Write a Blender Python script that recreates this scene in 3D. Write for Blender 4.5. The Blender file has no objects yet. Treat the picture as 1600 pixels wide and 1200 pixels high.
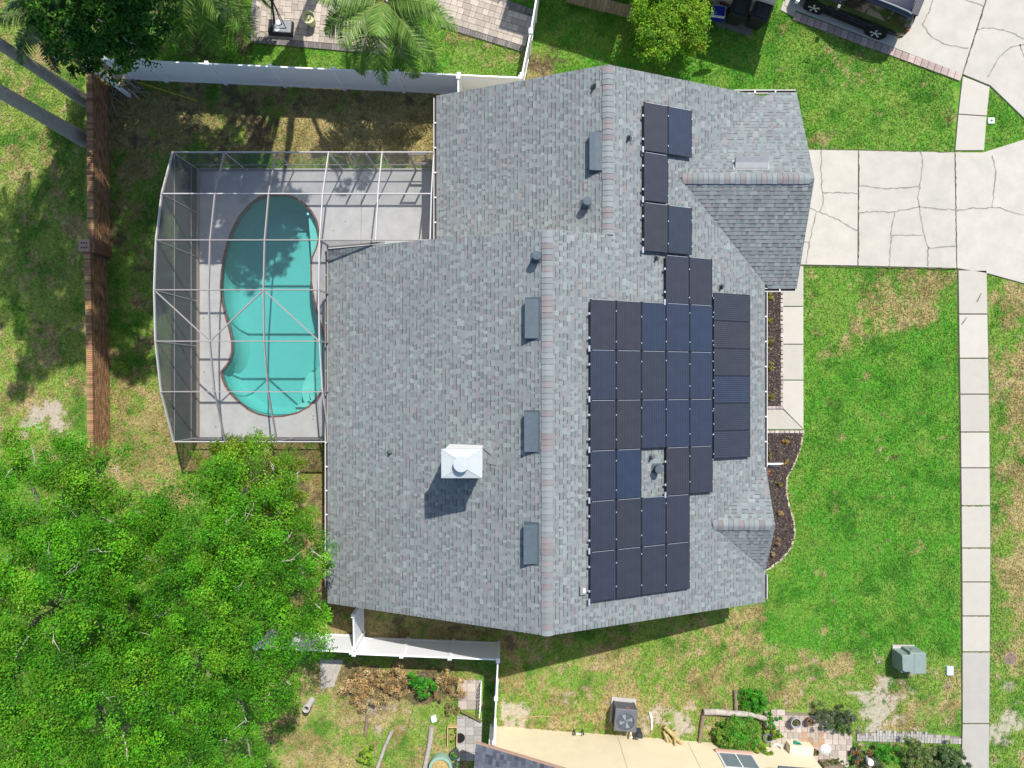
import bpy, bmesh, math, random
import numpy as np
from mathutils import Vector, Matrix
random.seed(7); np.random.seed(7)
R = math.radians
SC = bpy.context.scene
COL = SC.collection
# ---------------------------------------------------------------- camera
CAM_H = 29.0            # drone height in metres, straight down
FPX = 1111.0            # focal length in photo pixels (1600 wide)
cam = bpy.data.cameras.new('camera')
cam.sensor_fit = 'HORIZONTAL'; cam.sensor_width = 36.0
cam.lens = 36.0 * FPX / 1600.0
cam.clip_start = 0.5; cam.clip_end = 2000.0
camo = bpy.data.objects.new('camera', cam); COL.objects.link(camo)
camo.location = (0, 0, CAM_H); camo.rotation_euler = (0, 0, 0)
SC.camera = camo
# ---------------------------------------------------------------- sky and sun
SUNV = Vector((0.31, 0.65, 1.0)).normalized()      # towards the sun
elev = math.asin(SUNV.z); azim = math.atan2(SUNV.x, SUNV.y)
w = bpy.data.worlds.new('World'); SC.world = w; w.use_nodes = True
nt = w.node_tree
sky = nt.nodes.new('ShaderNodeTexSky'); sky.sky_type = 'NISHITA'; sky.sun_disc = False
sky.sun_elevation = elev; sky.sun_rotation = azim
sky.air_density = 1.0; sky.dust_density = 1.2; sky.ozone_density = 1.0
bg = nt.nodes['Background']; bg.inputs['Strength'].default_value = 0.15
nt.links.new(sky.outputs[0], bg.inputs['Color'])
sl = bpy.data.lights.new('sun', 'SUN'); sl.energy = 4.6; sl.angle = R(0.55); sl.color = (1.0, 0.95, 0.87)
so = bpy.data.objects.new('sun', sl); COL.objects.link(so)
so.rotation_euler = SUNV.to_track_quat('Z', 'Y').to_euler(); so.location = (20, 40, 60)
SC.view_settings.view_transform = 'Standard'; SC.view_settings.look = 'None'
SC.view_settings.exposure = 0.36; SC.view_settings.gamma = 1.0
try: SC.view_settings.use_curve_mapping = False
except Exception: pass
try: SC.cycles.transparent_max_bounces = 16
except Exception: pass
# ---------------------------------------------------------------- helpers
def P(px, py, z=0.0):
    """photo pixel -> point at height z"""
    k = (CAM_H - z) / FPX
    return Vector(((px - 800) * k, (600 - py) * k, z))
def PR(px, py, fn, off=0.0):
    """photo pixel -> point on the surface z = fn(x, y)"""
    z = 3.0
    for i in range(40):
        p = P(px, py, z); z = fn(p.x, p.y) + off
    return P(px, py, z)
def lin(r, g, b): return tuple(((c/255)/12.92 if c/255 <= .04045 else ((c/255+.055)/1.055)**2.4) for c in (r, g, b))
MATS = {}
def mat(name, col, rough=.8, metal=0.0, var=0.0, vscale=4.0, bump=0.0, bscale=60.0, rand=0.0, spec=.3, col2=None, stretch=None, attr=None, trans=0.0, coat=0.0):
    if name in MATS: return MATS[name]
    m = bpy.data.materials.new(name); m.use_nodes = True
    n = m.node_tree.nodes; l = m.node_tree.links; b = n['Principled BSDF']
    b.inputs['Roughness'].default_value = rough; b.inputs['Metallic'].default_value = metal
    b.inputs['Specular IOR Level'].default_value = spec
    if coat: b.inputs['Coat Weight'].default_value = coat; b.inputs['Coat Roughness'].default_value = .05
    c = tuple(col)[:3] + (1,)
    if attr:
        a = n.new('ShaderNodeAttribute'); a.attribute_name = attr; out = a.outputs['Color']
    else:
        rgb = n.new('ShaderNodeRGB'); rgb.outputs[0].default_value = c; out = rgb.outputs[0]
    tc = n.new('ShaderNodeTexCoord'); co = tc.outputs['Object']
    if stretch:
        mp = n.new('ShaderNodeMapping'); mp.inputs['Scale'].default_value = stretch; l.new(co, mp.inputs['Vector']); co = mp.outputs[0]
    if var or col2:
        ns = n.new('ShaderNodeTexNoise'); ns.inputs['Scale'].default_value = vscale; ns.inputs['Detail'].default_value = 6; ns.inputs['Roughness'].default_value = .65
        l.new(co, ns.inputs['Vector'])
        mr = n.new('ShaderNodeMapRange'); mr.inputs['From Min'].default_value = .3; mr.inputs['From Max'].default_value = .7
        l.new(ns.outputs['Fac'], mr.inputs['Value'])
        if col2:
            mx = n.new('ShaderNodeMix'); mx.data_type = 'RGBA'; l.new(mr.outputs[0], mx.inputs['Factor'])
            l.new(out, mx.inputs[6]); mx.inputs[7].default_value = tuple(col2)[:3] + (1,); out = mx.outputs[2]
        if var:
            mr2 = n.new('ShaderNodeMapRange'); mr2.inputs['From Min'].default_value = .3; mr2.inputs['From Max'].default_value = .7
            mr2.inputs['To Min'].default_value = 1-var; mr2.inputs['To Max'].default_value = 1+var
            l.new(ns.outputs['Fac'], mr2.inputs['Value'])
            hv = n.new('ShaderNodeHueSaturation'); l.new(mr2.outputs[0], hv.inputs['Value']); l.new(out, hv.inputs['Color']); out = hv.outputs[0]
    if rand:
        oi = n.new('ShaderNodeObjectInfo'); mr3 = n.new('ShaderNodeMapRange'); mr3.inputs['To Min'].default_value = 1-rand; mr3.inputs['To Max'].default_value = 1+rand
        l.new(oi.outputs['Random'], mr3.inputs['Value'])
        hv2 = n.new('ShaderNodeHueSaturation'); l.new(mr3.outputs[0], hv2.inputs['Value']); l.new(out, hv2.inputs['Color']); out = hv2.outputs[0]
    l.new(out, b.inputs['Base Color'])
    if bump:
        nb = n.new('ShaderNodeTexNoise'); nb.inputs['Scale'].default_value = bscale; nb.inputs['Detail'].default_value = 4; l.new(co, nb.inputs['Vector'])
        bp = n.new('ShaderNodeBump'); bp.inputs['Strength'].default_value = bump; bp.inputs['Distance'].default_value = .02
        l.new(nb.outputs['Fac'], bp.inputs['Height']); l.new(bp.outputs[0], b.inputs['Normal'])
    if trans:
        tr = n.new('ShaderNodeBsdfTranslucent'); l.new(out, tr.inputs['Color'])
        ms = n.new('ShaderNodeMixShader'); ms.inputs[0].default_value = trans
        l.new(b.outputs[0], ms.inputs[1]); l.new(tr.outputs[0], ms.inputs[2]); l.new(ms.outputs[0], n['Material Output'].inputs['Surface'])
    MATS[name] = m
    return m
def screen_mat(name, col, alpha):
    m = bpy.data.materials.new(name); m.use_nodes = True
    n = m.node_tree.nodes; l = m.node_tree.links
    for x in list(n):
        if x.type != 'OUTPUT_MATERIAL': n.remove(x)
    d = n.new('ShaderNodeBsdfDiffuse'); d.inputs['Color'].default_value = tuple(col) + (1,)
    t = n.new('ShaderNodeBsdfTransparent'); ms = n.new('ShaderNodeMixShader'); ms.inputs[0].default_value = alpha
    l.new(t.outputs[0], ms.inputs[1]); l.new(d.outputs[0], ms.inputs[2]); l.new(ms.outputs[0], [x for x in n if x.type == 'OUTPUT_MATERIAL'][0].inputs[0])
    return m
class MB:
    def __init__(s): s.v = []; s.f = []; s.c = []; s.sm = []
    def add(s, vs, fs, col=None, smooth=False):
        o = len(s.v); s.v += [tuple(x) for x in vs]
        for f in fs: s.f.append(tuple(i+o for i in f)); s.c.append(col); s.sm.append(smooth)
        return s
    def box(s, c, size, rz=0.0, col=None, top=(1, 1), M=None):
        hx, hy, hz = size[0]/2, size[1]/2, size[2]/2
        vs = []
        for z in (-1, 1):
            k = top if z > 0 else (1, 1)
            for x, y in ((-1, -1), (1, -1), (1, 1), (-1, 1)): vs.append(Vector((x*hx*k[0], y*hy*k[1], z*hz)))
        m = M if M is not None else Matrix.Translation(Vector(c)) @ Matrix.Rotation(rz, 4, 'Z')
        if M is not None: m = M @ Matrix.Translation(Vector(c)) @ Matrix.Rotation(rz, 4, 'Z')
        return s.add([m @ v for v in vs], [(3, 2, 1, 0), (4, 5, 6, 7), (0, 1, 5, 4), (1, 2, 6, 5), (2, 3, 7, 6), (3, 0, 4, 7)], col)
    def beam(s, a, b, wd, ht, col=None, ext=0.0):
        a = Vector(a); b = Vector(b); d = (b-a)
        L = d.length; d.normalize()
        up = Vector((0, 0, 1)) if abs(d.z) < .97 else Vector((0, 1, 0))
        sd = d.cross(up).normalized(); u = sd.cross(d).normalized()
        a = a - d*ext; b = b + d*ext
        vs = [p + sd*(wd/2*i) + u*(ht/2*j) for p in (a, b) for i, j in ((-1, -1), (1, -1), (1, 1), (-1, 1))]
        return s.add(vs, [(0, 1, 2, 3), (7, 6, 5, 4), (0, 4, 5, 1), (1, 5, 6, 2), (2, 6, 7, 3), (3, 7, 4, 0)], col)
    def tube(s, path, rad, n=8, col=None, caps=True):
        path = [Vector(p) for p in path]
        if not hasattr(rad, '__len__'): rad = [rad]*len(path)
        o = len(s.v); pv = None
        for i, p in enumerate(path):
            d = (path[min(i+1, len(path)-1)] - path[max(i-1, 0)]).normalized()
            if pv is None:
                up = Vector((0, 0, 1)) if abs(d.z) < .9 else Vector((1, 0, 0))
                sd = d.cross(up).normalized()
            else: sd = (pv - d*pv.dot(d)).normalized()
            pv = sd; u = d.cross(sd)
            for k in range(n):
                a = 2*math.pi*k/n; s.v.append(tuple(p + (sd*math.cos(a) + u*math.sin(a))*rad[i]))
        for i in range(len(path)-1):
            for k in range(n):
                a = o+i*n+k; b = o+i*n+(k+1) % n
                s.f.append((a, b, b+n, a+n)); s.c.append(col); s.sm.append(True)
        if caps:
            s.f.append(tuple(o+k for k in range(n))[::-1]); s.c.append(col); s.sm.append(False)
            s.f.append(tuple(o+(len(path)-1)*n+k for k in range(n))); s.c.append(col); s.sm.append(False)
        return s
    def lathe(s, c, prof, n=20, col=None, M=None):
        c = Vector(c); o = len(s.v)
        for r, z in prof:
            for k in range(n):
                a = 2*math.pi*k/n; v = c + Vector((r*math.cos(a), r*math.sin(a), z))
                s.v.append(tuple(M @ v if M is not None else v))
        for i in range(len(prof)-1):
            for k in range(n):
                a = o+i*n+k; b = o+i*n+(k+1) % n
                s.f.append((a, b, b+n, a+n)); s.c.append(col); s.sm.append(True)
        s.f.append(tuple(o+k for k in range(n))[::-1]); s.c.append(col); s.sm.append(False)
        s.f.append(tuple(o+(len(prof)-1)*n+k for k in range(n))); s.c.append(col); s.sm.append(False)
        return s
    def prism(s, poly, z0, z1, col=None):
        n = len(poly); z0f = z0 if callable(z0) else (lambda x, y: z0); z1f = z1 if callable(z1) else (lambda x, y: z1)
        area = sum(poly[i][0]*poly[(i+1) % n][1]-poly[(i+1) % n][0]*poly[i][1] for i in range(n))
        if area < 0: poly = poly[::-1]
        vs = [(p[0], p[1], z0f(p[0], p[1])) for p in poly] + [(p[0], p[1], z1f(p[0], p[1])) for p in poly]
        fs = [tuple(range(n))[::-1], tuple(range(n, 2*n))] + [(i, (i+1) % n, (i+1) % n+n, i+n) for i in range(n)]
        return s.add(vs, fs, col)
    def strip(s, pts, wd, z=None, col=None):
        """flat ribbon along a polyline; wd number or list"""
        pts = [Vector(p) for p in pts]; n = len(pts); o = len(s.v)
        for i, p in enumerate(pts):
            d = (pts[min(i+1, n-1)]-pts[max(i-1, 0)]); d.z = 0; d.normalize(); sd = Vector((-d.y, d.x, 0))
            wi = wd[i] if hasattr(wd, '__len__') else wd
            s.v.append(tuple(p+sd*wi/2)); s.v.append(tuple(p-sd*wi/2))
        for i in range(n-1):
            a = o+2*i; s.f.append((a+1, a+3, a+2, a)); s.c.append(col); s.sm.append(False)
        return s
    def mesh(s, name, origin=(0, 0, 0), m=None):
        me = bpy.data.meshes.new(name); o = Vector(origin)
        me.from_pydata([tuple(Vector(v)-o) for v in s.v], [], s.f)
        if any(c is not None for c in s.c):
            at = me.color_attributes.new('Col', 'FLOAT_COLOR', 'CORNER')
            arr = []
            for f, c in zip(s.f, s.c): arr += list((c if c is not None else (.5, .5, .5)) + (1,))*len(f)
            at.data.foreach_set('color', arr)
        me.polygons.foreach_set('use_smooth', s.sm)
        if m: me.materials.append(m)
        me.update()
        if any(s.sm):
            try: me.set_sharp_from_angle(angle=R(40))
            except Exception: pass
        return me
    def build(s, name, m, parent=None, bevel=0.0, origin=None):
        o = Vector(origin) if origin is not None else (wloc(parent) if parent else Vector())
        ob = bpy.data.objects.new(name, s.mesh(name, o, m)); COL.objects.link(ob)
        if parent: ob.parent = parent; ob.location = o - wloc(parent)
        else: ob.location = o
        if bevel:
            bv = ob.modifiers.new('bevel', 'BEVEL'); bv.width = bevel; bv.segments = 2; bv.limit_method = 'ANGLE'
        return ob
def wloc(o):
    v = Vector()
    while o is not None: v = v + o.location; o = o.parent
    return v
def thing(name, label, cat, loc=(0, 0, 0), group=None):
    o = bpy.data.objects.new(name, None); COL.objects.link(o); o.location = loc; o.empty_display_size = .2
    return tag(o, label, cat, group)
def tag(o, label, cat, group=None):
    o['label'] = label; o['category'] = cat
    if group: o['group'] = group
    return o
def struct(o): o['kind'] = 'structure'; return o
def stuff(o): o['kind'] = 'stuff'; return o
def inst(name, me, parent, loc, rz=0.0, scale=(1, 1, 1), M=None):
    """object sharing mesh data; loc in world"""
    o = bpy.data.objects.new(name, me); COL.objects.link(o)
    pl = wloc(parent) if parent else Vector()
    if parent: o.parent = parent
    if M is not None:
        M = M.copy(); M.translation = M.translation - pl; o.matrix_local = M
    else:
        o.location = Vector(loc)-pl; o.rotation_euler = (0, 0, rz); o.scale = scale
    return o
def fast_mesh(name, verts, faces_n, idx, cols=None, m=None, per='POINT'):
    """numpy mesh: verts (N,3), all faces with faces_n corners, idx flat"""
    me = bpy.data.meshes.new(name); N = len(verts); nf = len(idx)//faces_n
    me.vertices.add(N); me.vertices.foreach_set('co', np.asarray(verts, np.float32).ravel())
    me.loops.add(len(idx)); me.loops.foreach_set('vertex_index', np.asarray(idx, np.int32))
    me.polygons.add(nf); me.polygons.foreach_set('loop_start', np.arange(0, nf*faces_n, faces_n, dtype=np.int32))
    try: me.polygons.foreach_set('loop_total', np.full(nf, faces_n, np.int32))
    except Exception: pass
    if cols is not None:
        at = me.color_attributes.new('Col', 'FLOAT_COLOR', 'POINT')
        c4 = np.ones((N, 4), np.float32); c4[:, :3] = cols; at.data.foreach_set('color', c4.ravel())
    me.update(calc_edges=True); me.validate()
    me.polygons.foreach_set('use_smooth', np.zeros(len(me.polygons), bool))
    if m: me.materials.append(m)
    return me
class Noise2:
    def __init__(s, seed, n=256): s.t = np.random.RandomState(seed).rand(n, n); s.n = n
    def at(s, x, y):
        xi = np.floor(x).astype(int); yi = np.floor(y).astype(int); fx = x-xi; fy = y-yi
        fx = fx*fx*(3-2*fx); fy = fy*fy*(3-2*fy); n = s.n; t = s.t
        a = t[xi % n, yi % n]; b = t[(xi+1) % n, yi % n]; c = t[xi % n, (yi+1) % n]; d = t[(xi+1) % n, (yi+1) % n]
        return (a*(1-fx)+b*fx)*(1-fy)+(c*(1-fx)+d*fx)*fy
    def fbm(s, x, y, sc=1.0, o=4):
        v = 0; a = .5; tot = 0
        for i in range(o):
            v = v+a*s.at(x*sc+17.3*i, y*sc+9.1*i); tot += a; a *= .55; sc *= 2.1
        return v/tot
def inpoly(x, y, poly):
    r = np.zeros(np.shape(x), bool); n = len(poly)
    for i in range(n):
        x1, y1 = poly[i]; x2, y2 = poly[(i+1) % n]
        if y1 == y2: continue
        c = ((y1 > y) != (y2 > y)) & (x < (x2-x1)*(y-y1)/(y2-y1)+x1)
        r ^= c
    return r
def sstep(a, b, x): t = np.clip((x-a)/(b-a), 0, 1); return t*t*(3-2*t)
def PP(pts, z=0.0): return [tuple(P(a, b, z)[:2]) for a, b in pts]
# ================================================================ GROUND
POOL = [(437,304),(420,305),(405,308),(389,320),(373,339),(362,361),(356,377),(350,401),(346,425),(344.5,448),(347,472),(349,480),(352.5,495),(358,513),(362,532),(362.5,548),(358,565),(352,573),(345,581),(347.5,592),(353,605),(362,617),(373,628),(388,640),(403,647),(423,651),(443,650),(465,645),(483,635),(498,618),(507,602),(511,583),(511,563),(509,540),(502,508),(495,487),(489.5,460),(486.6,440),(486,417),(487.5,403),(494,388),(498,374),(498.5,361),(495,345),(487,330),(476,318),(460,309),(448,305)]
DECK_Z = 0.06
deck_w, deck_n, deck_s = -12.74, 8.66, -2.17
BEDA = [(1180,452),(1221,452),(1221,637),(1180,637)]
BEDB = [(1180,675),(1254,675),(1250,700),(1238,730),(1229,745),(1228,770),(1232,790),(1240,815),(1241,835),(1235,855),(1222,872),(1205,885),(1192,893),(1180,893)]
DRIVE = [(1225,233),(1490,238),(1535,238),(1640,205),(1640,455),(1545,429),(1495,420),(1225,414)]
NDRIVE = [(1215,13),(1502,117),(1546,135),(1640,225),(1640,-80),(1215,-80)]
n1, n2, n3, n4 = Noise2(1), Noise2(2), Noise2(3), Noise2(4)
# region, greenness-hue (0 lush..1 yellow), dry share, bare sand share, dark soil share
REG = [
 ([(-200,-200),(1800,-200),(1800,1400),(-200,1400)], .45,.22,.00,.0),
 ([(-200,-200),(140,-200),(140,700),(-200,700)], .85,.36,.00,.0),
 ([(-50,590),(140,590),(140,720),(-50,720)], .8,.50,.07,.0),
 ([(150,120),(700,120),(700,250),(150,250)], .8,.66,.0,.40),
 ([(440,170),(690,170),(690,250),(440,250)], .8,.86,.0,.05),
 ([(150,240),(330,240),(330,600),(150,600)], .5,.36,.0,.28),
 ([(150,590),(330,590),(330,800),(150,800)], .7,.62,.0,.0),
 ([(60,-60),(860,-60),(830,115),(150,100)], .25,.10,.0,.0),
 ([(690,40),(830,75),(815,115),(700,90)], .5,.45,.02,.05),
 ([(150,-60),(400,-60),(400,95),(150,95)], .3,.15,.0,.45),
 ([(835,-30),(1260,-30),(1300,140),(820,150)], .22,.05,.0,.0),
 ([(815,60),(868,80),(880,130),(815,130)], .7,.7,.05,.2),
 ([(1200,20),(1500,110),(1500,240),(1200,240)], .36,.20,.0,.0),
 ([(1538,130),(1640,220),(1640,240),(1536,236)], .25,.14,.0,.0),
 ([(1254,412),(1500,418),(1502,1020),(1185,1020),(1240,800),(1254,640)], .16,.05,.0,.0),
 ([(1254,412),(1500,418),(1500,470),(1400,520),(1300,560),(1256,540)], .35,.34,.0,.0),
 ([(1542,420),(1660,420),(1660,1220),(1546,1220)], .35,.42,.02,.0),
 ([(1572,600),(1660,600),(1660,1220),(1572,1220)], .6,.62,.05,.0),
 ([(425,690),(520,690),(520,950),(425,950)], .8,.85,.0,.45),
 ([(780,940),(1190,940),(1190,1150),(780,1150)], .55,.46,.02,.0),
 ([(500,930),(800,930),(800,1015),(500,1015)], .7,.75,.0,.30),
 ([(1190,1012),(1502,1024),(1502,1140),(1190,1120)], .5,.42,.05,.0),
 ([(1330,1080),(1440,1070),(1440,1145),(1330,1145)], .6,.45,.12,.0),
 ([(1546,1060),(1660,1060),(1660,1220),(1546,1220)], .45,.40,.22,.0),
 ([(400,1030),(740,1030),(740,1260),(400,1260)], .55,.50,.02,.02),
 ([(520,1040),(720,1040),(720,1090),(520,1090)], .7,.62,.0,.45),
 ([(540,1080),(625,1080),(615,1150),(545,1150)], .7,.55,.25,.1),
 ([(1190,1110),(1330,1110),(1330,1250),(1190,1250)], .6,.4,.3,.2),
 ([(1335,1155),(1500,1155),(1500,1250),(1335,1250)], .35,.35,.2,.1),
 ([(780,1085),(1130,1110),(1130,1160),(780,1150)], .6,.5,.28,.1),
]
# blobs px, py, radius, d-dry, d-sand, d-soil
BLOB = [(1370,470,22,.35,0,0),(1455,455,26,.45,.06,0),(1445,495,20,.4,.05,0),(1390,500,18,.45,0,0),(1350,505,16,.35,0,0),(1475,535,12,.3,0,0),(1280,565,18,.3,0,0),(1330,548,14,.3,0,0),(1310,680,14,.25,0,0),(1385,655,12,.3,0,0),(1460,702,8,.3,0,0),(1375,720,20,.18,0,0),(1340,742,9,.2,0,0),(1300,795,9,.2,0,0),(1575,455,15,.5,0,0),(1578,500,14,.5,0,0),(1595,560,20,.5,0,0),(1590,640,20,.4,.1,0),
 (60,645,26,.3,.5,0),(95,655,16,.3,.5,0),(45,665,14,.2,.5,0),(590,1110,30,.1,.2,.1),(800,1110,24,.1,.5,0),(945,1085,20,.1,.25,0),(1060,1130,26,0,.5,0),(1385,1070,12,0,.6,0),(1380,1110,24,0,.5,0),(1370,1130,28,0,.5,0),(1250,1085,22,.3,.2,0),(1560,1150,20,0,.4,0),(1590,1130,16,0,.4,0),(1575,1080,10,0,.3,0),(1180,955,20,.3,.1,0),(1130,1000,20,.25,0,0),(1210,1040,18,.3,.15,0),(1320,1025,14,.4,.2,0),
 (185,165,18,.35,.1,0),(200,190,14,.35,0,0),(205,265,18,.5,0,0),(235,265,14,.5,0,0),(270,205,9,.5,0,0),(290,222,9,.5,0,0),(640,225,30,.1,0,0),(850,110,14,.2,.3,0),(870,70,16,0,.1,.5),(560,1060,40,.2,0,.3),(650,1075,40,.2,0,.3),(1120,620,10,0,0,0),(830,55,14,0,0,.5),(180,95,40,0,0,.35),(480,995,20,0,0,.3)]
def gcol(x, y):
    px0 = 800+x*FPX/CAM_H; py0 = 600-y*FPX/CAM_H
    wx = (n1.fbm(x, y, .55, 4)-.5)*34; wy = (n2.fbm(x, y, .55, 4)-.5)*34
    px = px0+wx; py = py0+wy
    sh = np.shape(x); G = np.zeros(sh); D = np.zeros(sh); B = np.zeros(sh); S = np.zeros(sh)
    for ox, oy in ((0, 0), (7, 5), (-7, 5), (6, -7), (-6, -7)):
        g_, d_, b_, s_ = (np.zeros(sh) for _ in range(4))
        for poly, g, d, b, s in REG:
            k = inpoly(px+ox, py+oy, poly); g_[k] = g; d_[k] = d; b_[k] = b; s_[k] = s
        G += g_/5; D += d_/5; B += b_/5; S += s_/5
    for bx, by, r, d, b, s in BLOB:
        e = np.exp(-((px-bx)**2+(py-by)**2)/(r*r)); D += d*e; B += b*e; S += s*e
    f1 = n1.fbm(x+40, y+40, .9, 5); f2 = n2.fbm(x+40, y+40, 2.2, 4); f3 = n3.fbm(x, y, 1.3, 5); f4 = n4.fbm(x, y, .8, 5); f5 = n3.fbm(x, y, 5.0, 3)
    lush = np.array([.072,.235,.021]); deep = np.array([.036,.145,.013]); yel = np.array([.200,.275,.055]); straw = np.array([.36,.285,.135]); straw2 = np.array([.25,.20,.085]); sand = np.array([.38,.33,.27]); soil = np.array([.10,.075,.048])
    def mix(a, b, t): return a*(1-t[..., None])+b*t[..., None]
    g = np.clip(G+(f2-.5)*1.1+(f1-.5)*.6, 0, 1)
    c = mix(np.broadcast_to(lush, sh+(3,)), yel, g)
    c = mix(c, deep, np.clip(sstep(.50, .75, f3)*.75, 0, 1))
    dn = (f1*.38+f2*.32+f5*.30-.5)*2.4+.5
    c = mix(c, mix(np.broadcast_to(straw, sh+(3,)), straw2, sstep(.35, .7, f3)), sstep(-.2, .2, D-dn)*.88)
    sn = (f4*.35+f2*.3+f5*.35-.5)*2.6+.5
    c = mix(c, soil, sstep(-.15, .15, S-((f3*.6+f5*.4-.5)*2+.5))*.8)
    c = mix(c, sand, sstep(-.15, .15, B-sn)*.85*sstep(.005, .04, B))
    return c
st = .1
inx = np.arange(-21.6, 21.61, st); iny = np.arange(-16.4, 16.41, st)
gx = np.concatenate([[-500,-250,-120,-60,-40,-30,-25], inx, [25,30,40,60,120,250,500]])
gy = np.concatenate([[-500,-250,-120,-60,-40,-28,-20], iny, [20,28,40,60,120,250,500]])
X, Y = np.meshgrid(gx, gy, indexing='ij')
cols = gcol(X, Y)
Z = (n4.fbm(X, Y, .6, 3)-.5)*.03 - .012
nx, ny = len(gx), len(gy)
ii, jj = np.meshgrid(np.arange(nx-1), np.arange(ny-1), indexing='ij')
cxm = (X[:-1, :-1]+X[1:, 1:])/2; cym = (Y[:-1, :-1]+Y[1:, 1:])/2
keep = ~((cxm > deck_w+.3) & (cxm < -6.3) & (cym > deck_s+.3) & (cym < deck_n-.3))
ii = ii[keep]; jj = jj[keep]
a = ii*ny+jj; idx = np.stack([a, a+ny, a+ny+1, a+1], -1).ravel()
def ground_mat():
    m = bpy.data.materials.new('turf'); m.use_nodes = True; n = m.node_tree.nodes; l = m.node_tree.links; b = n['Principled BSDF']
    b.inputs['Roughness'].default_value = .95; b.inputs['Specular IOR Level'].default_value = .05
    at = n.new('ShaderNodeAttribute'); at.attribute_name = 'Col'
    tc = n.new('ShaderNodeTexCoord')
    ns = n.new('ShaderNodeTexNoise'); ns.inputs['Scale'].default_value = 9; ns.inputs['Detail'].default_value = 8; ns.inputs['Roughness'].default_value = .8
    l.new(tc.outputs['Object'], ns.inputs['Vector'])
    mr = n.new('ShaderNodeMapRange'); mr.inputs['From Min'].default_value = .3; mr.inputs['From Max'].default_value = .7; mr.inputs['To Min'].default_value = .62; mr.inputs['To Max'].default_value = 1.42
    l.new(ns.outputs['Fac'], mr.inputs['Value'])
    hv = n.new('ShaderNodeHueSaturation'); l.new(at.outputs['Color'], hv.inputs['Color']); l.new(mr.outputs[0], hv.inputs['Value']); l.new(hv.outputs[0], b.inputs['Base Color'])
    bp = n.new('ShaderNodeBump'); bp.inputs['Strength'].default_value = .5; bp.inputs['Distance'].default_value = .05; l.new(ns.outputs['Fac'], bp.inputs['Height']); l.new(bp.outputs[0], b.inputs['Normal'])
    return m
gm = fast_mesh('ground', np.stack([X.ravel(), Y.ravel(), Z.ravel()], -1), 4, idx, cols.reshape(-1, 3), ground_mat())
ground = bpy.data.objects.new('ground', gm); COL.objects.link(ground); struct(ground)
# ---------------------------------------------------------------- grass blades (uncountable)
HARD = [DRIVE, NDRIVE, BEDA, BEDB, [(1222,410),(1256,410),(1256,676),(1190,676),(1190,635),(1222,635)], [(1491,100),(1546,130),(1539,240),(1491,240)], [(1495,418),(1543,418),(1548,850),(1545,1230),(1501,1230),(1500,700)],
 [(407,-60),(393,62),(610,82),(610,-60)], [(640,-60),(690,37),(818,78),(834,22),(765,-3),(700,-60)], [(1196,1108),(1262,1110),(1334,1148),(1326,1230),(1196,1230)], [(1336,1144),(1502,1144),(1502,1160),(1336,1160)], [(714,1060),(758,1060),(758,1190),(714,1190)]]
SHED = [(-6.4,-7.7,9.0,4.6),(-2.4,4.5,9.0,10.3),(8.9,4.0,10.2,10.5),(-12.8,-2.2,-6.3,8.7),(-6.4,4.5,-2.4,8.7)]
NB = 330000
bx = np.random.uniform(-21.4, 21.4, NB*2); by = np.random.uniform(-16.2, 16.2, NB*2)
ok = np.ones(NB*2, bool); qx = 800+bx*FPX/CAM_H; qy = 600-by*FPX/CAM_H
for h in HARD: ok &= ~inpoly(qx, qy, h)
for x0, y0, x1, y1 in SHED: ok &= ~((bx > x0) & (bx < x1) & (by > y0) & (by < y1))
ok &= ~((np.abs(bx+17.0) < .45) & (by < 13) & (by > -3))
bx = bx[ok][:NB]; by = by[ok][:NB]; NB = len(bx)
bc = gcol(bx, by)
lum = bc.max(-1); sandy = (bc[:, 2] > .2)
kp = ~sandy; bx = bx[kp]; by = by[kp]; bc = bc[kp]; NB = len(bx)
ang = np.random.uniform(0, 6.283, NB); L = np.random.uniform(.05, .12, NB); W = np.random.uniform(.012, .024, NB); hgt = np.random.uniform(.02, .065, NB)
bc = bc*np.random.uniform(.6, 1.6, NB)[:, None]*np.stack([np.random.uniform(.8, 1.3, NB), np.ones(NB), np.random.uniform(.8, 1.2, NB)], -1)
dx, dy = np.cos(ang), np.sin(ang); z0 = np.full(NB, -.01)
v = np.stack([np.stack([bx-dy*W, by+dx*W, z0], -1), np.stack([bx+dy*W, by-dx*W, z0], -1), np.stack([bx+dx*L, by+dy*L, hgt], -1)], 1).reshape(-1, 3)
me = fast_mesh('grass', v, 3, np.arange(NB*3), np.repeat(bc, 3, 0), mat('grass_blade', (0, 0, 0), .7, attr='Col', spec=.15, trans=.25))
go = bpy.data.objects.new('grass', me); COL.objects.link(go); stuff(go); tag(go, 'short mown grass blades covering the lawns and yards', 'grass')
# ================================================================ CONCRETE
M_conc = mat('concrete', (.415,.398,.350), .9, var=.07, vscale=1.3, bump=.25, bscale=90, rand=.05, col2=(.44,.415,.358))
M_walk = mat('walk_concrete', (.44,.417,.36), .9, var=.08, vscale=2.0, bump=.25, bscale=90, rand=.07, col2=(.405,.384,.333))
M_crack = mat('crack', (.235,.225,.20), .95, var=.4, vscale=14)
M_joint = mat('joint_dirt', (.09,.085,.05), .95, var=.4, vscale=14)
def slabset(name, polys, z, m, gapm=.012, bevel=.012):
    root = bpy.data.objects.new(name, None); COL.objects.link(root); struct(root)
    for p in polys:
        w_ = PP(p); c = Vector((sum(q[0] for q in w_)/len(w_), sum(q[1] for q in w_)/len(w_)))
        sh = []
        for q in w_:
            d = Vector(q)-c; sh.append(tuple(c+d*(1-gapm*2/max(d.length, .3))))
        MB().prism(sh, -.08, z).build('slab', m, root, bevel=bevel)
    return root
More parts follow.
